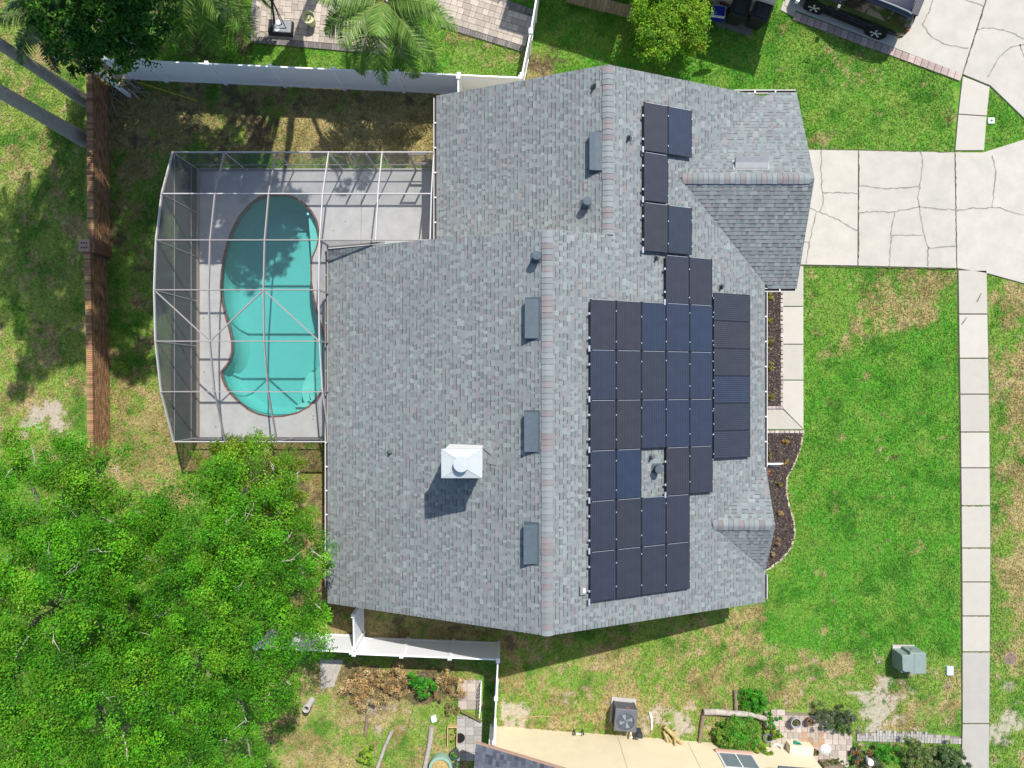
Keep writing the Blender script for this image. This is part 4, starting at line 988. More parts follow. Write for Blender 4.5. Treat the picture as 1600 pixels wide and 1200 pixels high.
def tree(name, label, base, lobes, rs, trunk_r=.22, twigs=40, **kw):
    b = Vector(base); root = thing(name, label, 'tree', b, kw.pop('group', None))
    addmesh('crown', leaf_cloud(lobes, rs, origin=b, **kw), root)
    zc = sum(l[2] for l in lobes)/len(lobes); cx = sum(l[0] for l in lobes)/len(lobes); cy = sum(l[1] for l in lobes)/len(lobes)
    fork = Vector((b.x*.5+cx*.5, b.y*.5+cy*.5, zc*.45))
    MB().tube([b+Vector((0, 0, -.1)), b*.6+fork*.4+Vector((.08, .05, .0)), fork], [trunk_r*1.25, trunk_r, trunk_r*.85], 12).build('trunk', M_bark, root)
    lm = MB()
    for l in lobes:
        e = Vector((l[0], l[1], l[2]+l[3]*.25)); mid = fork*.5+e*.5+Vector((rs.uniform(-.3, .3), rs.uniform(-.3, .3), .25))
        lm.tube([fork, mid, e], [trunk_r*.6, trunk_r*.35, .03], 7)
    lm.build('limbs', M_bark, root)
    if twigs:
        tw = MB()
        for k in range(twigs):
            l = lobes[rs.randint(len(lobes))]; dd = rs.normal(size=3); dd /= np.linalg.norm(dd); dd[2] = abs(dd[2])*.8+.2
            e = Vector((l[0]+dd[0]*l[3]*1.0, l[1]+dd[1]*l[3]*1.0, l[2]+dd[2]*l[3]*l[4]*1.08)); s = Vector((l[0], l[1], l[2]))*.35+e*.65
            k2 = e+Vector((rs.uniform(-.4, .4), rs.uniform(-.4, .4), .1))
            tw.tube([s, e*.6+s*.4+Vector((rs.uniform(-.1, .1), rs.uniform(-.1, .1), 0)), e], [.022, .017, .008], 4); tw.tube([e*.7+s*.3, k2], [.012, .005], 4)
        stuff(tw.build('twigs', M_twg, root))
    return root
def lobesPx(L):
    out = []
    for px, py, rp, z in L:
        k = (CAM_H-z)/FPX; q = P(px, py, z); r = rp*k; out.append((q.x, q.y, z-r*.35, r, .62))
    return out
G_oak = ((.064,.262,.005), (.082,.290,.007), (.044,.195,.006), (.115,.30,.011))
rs = np.random.RandomState(5)
T1 = [(40,790,95,6.2),(135,740,62,5.6),(30,715,45,5.4),(150,850,85,6.0),(60,940,105,8.0),(175,990,95,6.6),(40,1090,105,7.6),(160,1120,100,7.4),(60,1230,100,7.2),(190,1240,90,7.0),(-60,860,90,6.6),(-70,1020,100,7.2),(-60,1160,100,7.2),(100,690,24,4.8),(215,900,50,5.4),(95,860,70,7.2),(110,1050,80,7.9),(-30,940,80,7.6)]
tree('broadleaf_tree', 'wide bright green tree crown spreading over the end of the brick wall', P(125,940), lobesPx(T1), rs, .30, 40, pal=G_oak, cpm=2.5, lpc=165, leaf=.078, cr=(.28,.56))
T2 = [(300,810,85,6.2),(385,760,72,5.8),(450,850,62,5.6),(395,890,80,6.3),(300,925,85,5.8),(465,930,48,5.4),(470,1000,45,5.2),(390,1000,80,6.4),(300,1040,80,6.6),(430,1065,50,5.3),(240,820,46,5.0),(265,1120,75,6.3),(370,1110,60,5.6),(290,1210,80,6.0),(390,1185,36,5.0),(495,890,24,4.8),(490,965,22,4.8),(230,1000,52,5.2),(345,870,60,7.0),(350,960,65,7.1)]
tree('broadleaf_tree', 'dense bright green tree crown touching the house roof corner', P(345,900), lobesPx(T2), rs, .28, 36, pal=G_oak, cpm=2.6, lpc=165, leaf=.076, cr=(.28,.53))
T3 = [(335,735,44,4.2),(385,715,40,4.0),(430,760,44,4.3),(365,785,44,4.5),(465,800,34,4.0),(450,735,26,3.8),(415,790,40,4.6),(370,690,18,3.6)]
tree('bushy_tree', 'smaller yellow-green tree leaning against the corner of the pool cage', P(425,735), lobesPx(T3), rs, .12, 14, pal=((.115,.205,.008), (.15,.235,.012), (.075,.155,.008)), cpm=5.5, lpc=85, leaf=.072, cr=(.2, .36))
# north-west dark tree and tall trees beyond the fence
G_dk = ((.028,.115,.010), (.040,.15,.012), (.020,.085,.010), (.07,.20,.015))
T4 = [(150,20,75,5.2),(85,5,60,5.4),(215,5,60,5.0),(160,75,40,4.0),(100,60,38,4.4),(200,60,45,4.4),(150,-50,80,5.6),(130,100,22,3.2),(235,35,26,4.2),(60,-50,60,5.4)]
tree('broadleaf_tree', 'dark green leafy tree behind the meeting of brick wall and white fence', P(230,110)+Vector((-.3,.9,0)), lobesPx(T4), rs, .2, 20, pal=G_dk, cpm=3.8, lpc=56, leaf=.14, cr=(.25, .5))
def shl(L, h):
    """crown lobes at height h placed so that the sun throws them on the given ground spots"""
    out = []
    for px, py, r in L:
        g = P(px, py); hh = h+random.uniform(-.4, .4); out.append((g.x+.31*hh, g.y+.65*hh, hh, r, .8))
    return out
tree('tall_tree', 'tall tree beyond the patio shading the pool', (-6.5,20,0), shl([(300,268,1.1),(345,285,1.2),(395,275,1.0),(350,330,1.2),(400,335,1.1),(440,318,.9),(385,375,.9),(340,375,.8),(430,360,.7),(300,320,.8),(330,225,1.0),(380,215,.9),(270,300,.7),(535,290,.35)], 10.0), rs, .25, 0, pal=G_dk, cpm=4.0, lpc=44, leaf=.2)
tree('very_tall_tree', 'very tall tree beyond the fence shading the brick wall', (-10.5,22,0), shl([(205,330,1.2),(215,400,1.3),(200,470,1.2),(195,540,1.0),(240,300,.9),(115,300,1.1),(100,375,1.4),(105,455,1.4),(85,520,1.1),(60,560,.7),(240,450,.8),(225,570,.7),(30,600,.5),(130,540,.8),(165,420,.8),(170,500,.8)], 15.0), rs, .32, 0, pal=G_dk, cpm=5.0, lpc=44, leaf=.2)
# ---- palms
def frond_mesh(name, L, droop, nl, ll, cols, rs, width=.034):
    """frond along +x from the origin, rising then drooping"""
    mbv, mbi, mbc = [], [], []
    def pt(t): return np.array([L*t*(1-.18*droop*t*t), 0, L*(.34*t-droop*t*t*.95)])
    ts = np.linspace(0, 1, 14)
    for k, t in enumerate(ts):
        w_ = .035*(1-t*.9); p = pt(t); mbv += [p+np.array([0, w_, 0]), p-np.array([0, w_, 0])]; mbc += [np.array([.16,.17,.04])]*2
        if k: a = 2*k-2; mbi += [a, a+1, a+3, a+2]
    for k in range(nl):
        t = .12+.88*k/(nl-1)
        for s in (-1, 1):
            p = pt(t); ln = ll*math.sin(math.pi*min(1, .12+t*.88))**.6*rs.uniform(.8, 1.15); dr = rs.uniform(.35, .85)
            d = np.array([.55+rs.uniform(-.12, .12), s*.8, -dr*.5]); d /= np.linalg.norm(d); m_ = p+d*ln*.55; d2 = d+np.array([0, 0, -dr]); d2 /= np.linalg.norm(d2); e = m_+d2*ln*.5
            side = np.cross(d, [0, 0, 1]); side /= np.linalg.norm(side); wv = side*width*.5
            c = np.array(cols[rs.randint(len(cols))])*rs.uniform(.7, 1.35); i = len(mbv)
            mbv += [p-wv*.6, p+wv*.6, m_+wv, m_-wv]; mbc += [c]*4; mbi += [i, i+1, i+2, i+3]
            i = len(mbv); mbv += [m_-wv, m_+wv, e+wv*.15, e-wv*.15]; mbc += [c]*4; mbi += [i, i+1, i+2, i+3]
    return fast_mesh(name, np.array(mbv), 4, np.array(mbi), np.array(mbc), M_leaf)
def palm(label, base, h, L, nf, rs, cols, ll=.55, lean=(0, 0), tr=.17, dead=2, nl=46):
    b = Vector(base); root = thing('palm_tree', label, 'palm tree', b); top = b+Vector((lean[0], lean[1], h))
    MB().tube([b+Vector((0, 0, -.1)), b*.66+top*.34+Vector((lean[0]*.1, 0, 0)), b*.33+top*.67, top], [tr*1.35, tr*1.05, tr, tr*.9], 14).build('trunk', M_barkp, root)
    ms = [frond_mesh('frond', L*rs.uniform(.9, 1.1), dr, nl, ll, cols, rs) for dr in (.25, .5, .8, 1.05)]
    for k in range(nf):
        a = 2.399*k+rs.uniform(-.2, .2); q = k/nf; me = ms[min(3, int(q*4))]
        M = Matrix.Translation(top+Vector((0, 0, .05-q*.25))) @ Matrix.Rotation(a, 4, 'Z') @ Matrix.Rotation(R(-35+q*55), 4, 'Y') @ Matrix.Rotation(rs.uniform(-.25, .25), 4, 'X')
        inst('frond', me, root, None, M=M)
    if dead:
        dm = frond_mesh('dead_frond', L*.85, 1.3, 24, ll*.6, ((.33,.24,.13), (.26,.18,.10)), rs)
        for k in range(dead):
            M = Matrix.Translation(top+Vector((0, 0, -.3))) @ Matrix.Rotation(rs.uniform(0, 6.28), 4, 'Z') @ Matrix.Rotation(R(38), 4, 'Y'); inst('dead_frond', dm, root, None, M=M)
    return root
PG = ((.15,.27,.045), (.11,.22,.035), (.20,.31,.08), (.085,.18,.03)); PGd = ((.035,.10,.022), (.055,.13,.03), (.03,.08,.02))
palm('queen palm with feathery fronds overhanging the white fence and patio', P(628,84), 4.1, 2.7, 25, rs, PG, .70, dead=3, nl=64)
palm('queen palm with long fronds between the dark tree and the patio', P(352,22), 3.3, 2.8, 28, rs, PG, .66, dead=1, nl=60)
palm('tall palm whose bare grey trunk rises by the wall end', P(134,158), 8.4, 2.2, 20, rs, PGd, .5, tr=.20, dead=0)
palm('tall palm with the thicker pale trunk along the brick wall', P(133,219), 8.8, 2.2, 22, rs, PGd, .5, tr=.235, dead=0)
palm('short palm with bluish fronds beside the dark tree', (-16.0,12.55,0), 4.7, 1.9, 18, rs, ((.05,.11,.045), (.04,.09,.03), (.07,.14,.06)), .42, dead=1)
# ---- shrubs and garden plants
def shrub(name, label, px, py, rp, h, pal, rs, leaf=.07, n=5, lpc=45, cpm=7, cat='shrub', group=None, z=0, asp=.55, stems=3):
    b = P(px, py, z); root = thing(name, label, cat, b, group); r = rp*.0261; L = []
    for k in range(n):
        a = rs.uniform(0, 6.28); q = r*.62*math.sqrt(rs.uniform(0, 1)); rr = r*rs.uniform(.35, .55)
        L.append((b.x+q*math.cos(a), b.y+q*math.sin(a), z+max(rr*.5, h-rr*.6-rs.uniform(0, h*.3)), rr, .75))
    addmesh('foliage', leaf_cloud(L, rs, leaf=leaf, cpm=cpm, lpc=lpc, cr=(.06+r*.10, .10+r*.22), pal=pal, origin=b, name='foliage', asp=asp), root)
    st = MB()
    for k in range(stems): l = L[k % n]; st.tube([b+Vector((rs.uniform(-.05, .05), rs.uniform(-.05, .05), -.05)), Vector((l[0], l[1], max(l[2], z+.06)))], [.02, .008], 5)
    st.build('stem', M_bark, root); return root
G_y = ((.16,.30,.015), (.11,.25,.012), (.21,.33,.03)); G_b = ((.045,.26,.015), (.07,.30,.02), (.03,.18,.012)); TAN = ((.46,.34,.15), (.36,.255,.11), (.24,.16,.07), (.50,.40,.20)); GGR = ((.10,.14,.075), (.075,.12,.05), (.13,.17,.09))
shrub('bush', 'rounded yellow-green bush beside the blue bin and black carts', 1034, 60, 64, 2.3, ((.15,.33,.012), (.11,.29,.010), (.20,.35,.02)), rs, .09, 22, 60, 7)
shrub('bush', 'bright green bush among dried shrubs behind the white fence', 664, 1053, 30, .9, G_b, rs, .085, 6)
shrub('dead_shrub', 'large dried tan shrub below the fence gate', 572, 1070, 42, .55, TAN, rs, .11, 9, 40, 5, asp=.3)
shrub('dead_shrub', 'dried brown shrub between fence posts and the bright green bush', 618, 1052, 36, .6, TAN, rs, .10, 8, 40, 5, asp=.3)
shrub('dead_shrub', 'dried brown shrub between the bright bush and side pavers', 697, 1066, 32, .5, TAN, rs, .10, 7, 40, 5, asp=.3)
shrub('weed_patch', 'olive weedy plant below the dried shrub at the side pavers', 702, 1100, 18, .35, ((.17,.19,.05), (.26,.22,.09)), rs, .08, 5, cat='plant')
shrub('cut_plant', 'leafy yellow-green plant with cut stems in the dry yard', 577, 1168, 18, .5, G_y, rs, .10, 5, cat='plant')
shrub('vine_patch', 'green vine patch spilling beyond the weathered timber border', 1174, 1091, 25, .25, G_b, rs, .07, 14, 60, 9, cat='plant')
shrub('vine_patch', 'green leafy vines filling the timber-bordered garden bed', 1149, 1144, 38, .2, ((.06,.26,.02), (.10,.28,.025), (.16,.28,.04)), rs, .07, 26, 60, 9, cat='plant')
shrub('bush', 'bright lime bush at the cream house corner', 1186, 1162, 16, .7, G_y, rs, .12, 5, 40)
shrub('bush', 'lime green plant at the garden patio edge by the timber', 1203, 1120, 14, .5, G_b, rs, .09, 4, cat='plant')
shrub('bush', 'small lime plant between timber bed and garden patio', 1203, 1140, 12, .5, G_y, rs, .1, 4, cat='plant')
shrub('garden_shrub', 'grey-green spiky shrub bordering the garden patio', 1284, 1112, 26, .6, GGR, rs, .12, 8, 60, asp=.18)
shrub('garden_shrub', 'grey-green grassy shrub beside the bare sandy patch', 1322, 1116, 24, .6, GGR, rs, .14, 7, 60, asp=.15)
shrub('garden_shrub', 'dull green shrub tip above the garden patio corner', 1310, 1132, 14, .45, ((.13,.25,.05), (.09,.17,.04)), rs, .13, 5, 50, asp=.15)
shrub('garden_shrub', 'bright green fern beside the white ornament', 1378, 1174, 27, .5, G_b, rs, .10, 6, 60, asp=.3)
shrub('garden_shrub', 'reddish yellow shrub at the corner of the garden patio', 1338, 1172, 20, .45, ((.28,.22,.05), (.22,.12,.05), (.15,.22,.04)), rs, .09, 5)
shrub('garden_shrub', 'olive green shrub midway along the narrow garden bed', 1422, 1178, 36, .5, ((.11,.19,.04), (.09,.14,.05), (.18,.22,.08)), rs, .10, 8, 60, asp=.3)
shrub('garden_shrub', 'dark green shrub at the sidewalk end of the garden bed', 1474, 1180, 34, .55, ((.05,.11,.035), (.08,.14,.05), (.11,.17,.06)), rs, .10, 8, 60, asp=.3)
shrub('garden_shrub', 'grey-green low plant below the white ornament', 1352, 1190, 26, .35, GGR, rs, .09, 5, 60, asp=.3)
ORD_ = ['first', 'second', 'third', 'fourth', 'fifth']
for k, (x, y) in enumerate(((1204,463),(1204,499),(1204,535),(1203,572),(1203,620))):
    shrub('bedding_plant', 'small yellow-green bedding plant in the walkway mulch strip, %s from the garage' % ORD_[k], x, y, 6.5, .16, ((.30,.27,.03), (.20,.22,.03)), rs, .07, 4, 14, 24, 'plant', 'bedding plants in the mulch strip', .05, .22, 1)
for x, y, pal, lab in ((1226,691,((.60,.22,.05),(.35,.25,.05)),'small orange bedding plant near the walkway corner'), (1201,711,((.25,.24,.05),(.20,.20,.05)),'small olive bedding plant above the downspout'), (1225,722,((.45,.27,.08),(.35,.24,.06)),'golden bedding plant at the end of the splash block'), (1200,738,((.50,.15,.07),(.35,.18,.06)),'small red bedding plant below the downspout'), (1218,757,((.36,.30,.09),(.22,.22,.05)),'larger yellow-green bedding plant where the bed edge curves in'), (1218,800,((.48,.32,.12),(.40,.25,.09)),'small tan bedding plant beside the little front gable'), (1213,847,((.34,.22,.12),(.25,.17,.09)),'withered brown bedding plant below the little front gable'), (1205,864,((.36,.28,.15),(.24,.2,.1)),'tiny dry bedding plant near the foot of the mulch bed')):
    shrub('bedding_plant', lab, x, y, 6, .16, pal, rs, .07, 4, 14, 24, 'plant', None, .05, .25, 1)
# dead fronds heaped in the fence corner
hp = MB(); rr = random.Random(4)
for k in range(110):
    q = P(rr.gauss(188, 13), rr.gauss(128, 13)); a = rr.uniform(0, 6.28); L_ = rr.uniform(.3, .9); z = rr.uniform(.03, .30)
    hp.beam(q+Vector((0, 0, z)), q+Vector((math.cos(a)*L_, math.sin(a)*L_, max(.02, z+rr.uniform(-.15, .12))-z+z*0)), rr.uniform(.015, .06), .012, col=tuple(np.array((.36,.31,.24) if rr.random() < .6 else (.22,.17,.12))*rr.uniform(.6, 1.3)))
o = hp.build('frond_heap', mat('dead_frond_heap', (0, 0, 0), .9, attr='Col'), origin=P(188,128)); tag(o, 'heap of dead palm fronds in the corner of wall and fence', 'yard waste')
# ================================================================ NEIGHBOURING HOUSES
M_cream = mat('cream_stucco', (.68,.59,.42), .9, var=.05, vscale=1.5, bump=.3, bscale=60)
M_shg2 = mat('dark_shingle', (.10,.11,.13), .95, var=.4, vscale=8, bump=.5, bscale=25, stretch=(1, 3, 1))
M_pinkf = mat('pink_fascia', (.42,.27,.20), .7, var=.1)
A = P(768,1134); B_ = P(1262,1172); u = (B_-A); LW = u.length; u.normalize(); vS = Vector((u.y, -u.x, 0)); rz = math.atan2(u.y, u.x)
def HS2(a, b, z): q = A+u*a+vS*b; return (q.x, q.y, z)
sh = thing('house', 'cream stucco neighbouring house with the condenser beside it', 'house', A)
pk = LW/2; zs = lambda a: 2.55+SL*(min(a, LW-a)+.45)
wl = MB(); pts = [(0, -.1), (LW, -.1), (LW, zs(LW)-.2), (pk, zs(pk)-.2), (0, zs(0)-.2)]
wl.add([HS2(a, 0, z) for a, z in pts]+[HS2(a, 9, z) for a, z in pts], [(0, 1, 2, 3, 4), (9, 8, 7, 6, 5)]+[(i, i+5, (i+1) % 5+5, (i+1) % 5) for i in range(5)])
wl.build('wall', M_cream, sh)
rfm = MB()
for a0, a1 in ((-.55, pk), (LW+.55, pk)):
    z0, z1 = 2.55+SL*(-.55+.45), zs(pk)
    t = [HS2(a0, -.5, z0), HS2(a1, -.5, z1), HS2(a1, 9.5, z1), HS2(a0, 9.5, z0)]; bt = [(x, y, z-.12) for x, y, z in t]
    rfm.add(t+bt, [(0, 1, 2, 3), (7, 6, 5, 4), (0, 4, 5, 1), (1, 5, 6, 2), (2, 6, 7, 3), (3, 7, 4, 0)])
rs_ = rfm.build('roof', M_shg2, sh)
# shingle courses near the visible corner
vv = MB(); rq = random.Random(8); stp = .132; 
for r_ in range(26):
    a = -.55+stp*r_; b0 = -.5
    while b0 < 1.6:
        ln = rq.choice((.1, .15, .2, .26)); z0 = 2.55+SL*(a+.45); z1 = 2.55+SL*(a+stp+.45); l_ = rq.choice((.006, .014))
        c = tuple(np.array((.085,.095,.118))*rq.uniform(.6, 1.5)); vv.add([HS2(a-.004, b0, z0+l_+.004), HS2(a-.004, b0+ln, z0+l_+.004), HS2(a+stp, b0+ln, z1+.003), HS2(a+stp, b0, z1+.003)], [(3, 2, 1, 0)], c); b0 += ln
stuff(vv.build('shingles', mat('shingle_dark', (0, 0, 0), .95, attr='Col', var=.15, vscale=40), sh))
fm = MB()
for a0, a1 in ((-.55, pk), (LW+.55, pk)): fm.beam(HS2(a0, -.515, 2.55+SL*(-.1)-.075), HS2(a1, -.515, zs(pk)-.075), .03, .15)
fm.build('rake_trim', M_pinkf, sh)
def wbox(a, b, z, sa, sb, sz, nm, m, par, bevel=0): q = A+u*a+vS*b; return MB().box((q.x, q.y, z), (sa, sb, sz), rz).build(nm, m, par, bevel)
wa = (P(1138,1165)-A).dot(u)
wn = wbox(wa, -.005, 1.35, 1.42, .06, 1.15, 'window', mat('window_frame', (.62,.60,.60), .5), sh); wbox(wa, -.04, 1.35, 1.26, .012, .98, 'pane', mat('glass_grey', (.16,.19,.23), .1, spec=.7), wn); wbox(wa, -.06, .74, 1.5, .14, .08, 'sill', M_pinkf, wn); wbox(wa, -.045, 1.35, .04, .02, .98, 'mullion', M_white, wn)
for aa in (5.15, 8.0): wbox(aa, -.004, 1.9, .012, .012, 3.6, 'wall_joint', mat('joint_grey', (.35,.30,.22), .9), sh)
wbox(-.02, -.03, 1.2, .1, .1, 2.4, 'downspout', M_white, sh)
# porch roof edge
pr = thing('porch', 'cream porch ledge with dark roof edge by the garden patio', 'porch', P(1255,1188))
q = P(1252,1180,.45); MB().box((q.x, q.y-.02, .22), (.95, .75, .5), rz).build('planter_wall', M_cream, pr, .02)
q = P(1240,1198,.5); MB().box((q.x, q.y-.15, .4), (1.6, .5, .9), rz).build('low_wall', M_cream, pr, .02)
q = P(1262,1203,2.3); MB().box((q.x, q.y-.5, 2.3), (2.3, 1.1, .1), rz).build('roof', M_shg2, pr); q = P(1215,1206,1.1); MB().box((q.x, q.y-.55, 1.12), (.12, .12, 2.25), rz).build('post', M_cream, pr); q = P(1285,1206,1.1); MB().box((q.x, q.y-.55, 1.12), (.12, .12, 2.25), rz).build('post', M_cream, pr)
# north neighbour
nh = thing('house', 'pale neighbouring house with brown roof behind the black carts', 'house', (10.2,14.4,0))
NO = Vector((10.65,14.55,0)); nu = Vector((math.cos(R(163)), math.sin(R(163)), 0)); nv = Vector((-nu.y, nu.x, 0))*-1
def NH(a, b, z): q = NO+nu*a+nv*b; return (q.x, q.y, z)
def nprism(rect, z0, z1, nm, m):
    a0, b0, a1, b1 = rect; pts = [NH(a, b, 0)[:2] for a, b in ((a0, b0), (a1, b0), (a1, b1), (a0, b1))]; return MB().prism(pts, z0, z1).build(nm, m, nh)
M_grey = mat('pale_grey_stucco', (.55,.53,.49), .9, var=.05, bump=.3); M_broof = mat('brown_roof', (.30,.17,.11), .95, var=.3, vscale=8, bump=.4)
nprism((.45, .2, 10, 8), -.1, 2.5, 'wall', M_grey)
nprism((-.05, -.25, 10.4, 8.4), 2.5, 2.62, 'roof', M_broof)
nprism((5.8, .25, 9.8, 8), 2.62, 4.5, 'upper_wall', M_grey)
nprism((5.5, -.10, 10.2, 8.4), 4.5, 4.62, 'upper_roof', M_broof)
nprism((-.12, -.32, .0, .5), 2.42, 2.58, 'gutter', M_white)
q = NO+nu*2.1+nv*(-.05)
dish = thing('satellite_dish', 'dark oval satellite dish on the brown neighbouring roof', 'satellite dish', (q.x, q.y, 2.62))
MB().tube([(q.x, q.y, 2.6), (q.x, q.y, 3.1), (q.x+.1, q.y-.1, 3.25)], .03, 8).build('mast', M_rail, dish)
Md = Matrix.Translation((q.x+.12, q.y-.16, 3.3)) @ Matrix.Rotation(R(48), 4, 'X') @ Matrix.Rotation(R(15), 4, 'Y')
MB().lathe((0, 0, 0), [(.05, 0), (.2, .02), (.36, .08), (.42, .12), (.41, .125), (.2, .035), (.04, .012)], 24, M=Md).build('reflector', mat('dish_grey', (.25,.26,.27), .6), dish)
MB().tube([Md @ Vector((0, -.4, .1)), Md @ Vector((0, -.1, .5))], .018, 6).build('feed_arm', M_rail, dish)
# ================================================================ CARTS AND BINS
M_cart = mat('cart_plastic', (.022,.027,.026), .45, var=.15); M_cartd = mat('cart_dark', (.012,.015,.02), .5)
def cart(label, px, py, ra):
    b = P(px, py); r = thing('wheelie_bin', label, 'bin', b)
    Mx = Matrix.Translation(b) @ Matrix.Rotation(ra, 4, 'Z'); bd = MB()
    bd.add([Mx @ Vector(v) for v in ((-.26, -.28, .06), (.26, -.28, .06), (.26, .26, .06), (-.26, .26, .06), (-.34, -.40, 1.0), (.34, -.40, 1.0), (.34, .36, 1.0), (-.34, .36, 1.0))], [(3, 2, 1, 0), (4, 5, 6, 7), (0, 1, 5, 4), (1, 2, 6, 5), (2, 3, 7, 6), (3, 0, 4, 7)]); bd.build('body', M_cart, r, .03)
    ld = MB().box((0, -.02, 1.03), (.72, .80, .06), M=Mx).build('lid', M_cartd, r, .025); MB().box((0, -.05, 1.075), (.42, .5, .03), M=Mx).build('lid_panel', M_cart, ld, .012)
    MB().tube([Mx @ Vector((-.3, .40, 1.0)), Mx @ Vector((-.3, .47, 1.0)), Mx @ Vector((.3, .47, 1.0)), Mx @ Vector((.3, .40, 1.0))], .02, 8).build('handle', M_cartd, r)
    for s in (-1, 1): wm = MB(); wm.tube([Mx @ Vector((s*.30, .30, .13)), Mx @ Vector((s*.37, .30, .13))], .13, 16); wm.build('wheel', M_cartd, r)
cart('black wheelie bin standing next to the blue box', 1145, 30, R(-17)); cart('black wheelie bin nearest the grey house corner', 1177, 36, R(-19))
bb = P(1118,26); bx_ = thing('storage_box', 'bright blue plastic box with white rim between bush and carts', 'box', bb)
Mx = Matrix.Translation(bb) @ Matrix.Rotation(R(-8), 4, 'Z'); M_blu = mat('blue_plastic', (.012,.02,.30), .4)
MB().box((0, 0, .17), (.52, .40, .34), M=Mx, top=(1.08, 1.08)).build('tub', M_blu, bx_, .02); MB().box((0, .0, .40), (.58, .46, .12), M=Mx).build('rim', mat('pale_plastic', (.55,.56,.66), .4), bx_, .015); MB().box((0, .0, .465), (.50, .38, .02), M=Mx).build('lid', M_blu, bx_, .008)
q = P(1131,12); bt = thing('bucket', 'pale grey bucket behind the blue box', 'bucket', q); MB().lathe(q, [(.13, 0), (.16, .3), (.17, .31), (.15, .31), (.12, .05)], 16).build('body', mat('pale_bucket', (.5,.53,.56), .5), bt); MB().tube([q+Vector((.16*math.cos(t), .05, .30+.16*math.sin(t))) for t in np.linspace(0, math.pi, 9)], .006, 5).build('bail', M_rail, bt)
q = P(1128,6); bt = thing('flower_pot', 'terracotta pot with orange flowers behind the blue box', 'pot', q); MB().lathe(q, [(.12, 0), (.17, .28), (.19, .29), (.19, .33), (.15, .33), (.14, .28)], 16).build('pot', mat('terracotta', (.36,.11,.05), .85), bt); addmesh('flowers', leaf_cloud([(q.x, q.y, .36, .15, .6)], rs, leaf=.05, cpm=25, lpc=12, cr=(.03, .06), pal=((.55,.13,.03), (.35,.30,.03)), origin=q), bt)
# concrete pad under the carts
struct(MB().prism(PP([(1118,40),(1172,57),(1182,30),(1128,12)]), -.05, .02).build('cart_pad', M_dpav))
struct(MB().prism(PP([(1219,16),(1240,26),(1246,8),(1224,2)]), -.05, .03).build('step_pad', M_walk))
# weathered wooden fence at the top edge
M_wood = mat('weathered_wood', (.24,.20,.155), .9, var=.35, vscale=5, bump=.5, bscale=20, stretch=(6, 6, .6), rand=.2)
wf = thing('wooden_fence', 'weathered grey wooden board fence next to the yellow-green bush', 'fence', P(935,14))
A1, B1 = P(885,4), P(990,30); d = B1-A1; L_ = d.length; d.normalize(); nb = int(L_/.145); rzf = math.atan2(d.y, d.x)
for k in range(nb): p = A1+d*(L_*(k+.5)/nb); hh = .95+random.uniform(-.05, .05); MB().box((p.x, p.y, hh/2), (.135, .02, hh), rzf).build('board', M_wood, wf)
for zz in (.3, .75): MB().beam(A1+Vector((-.03*d.y, .03*d.x+.03, zz)), B1+Vector((-.03*d.y, .03*d.x+.03, zz)), .04, .08).build('rail', M_wood, wf)
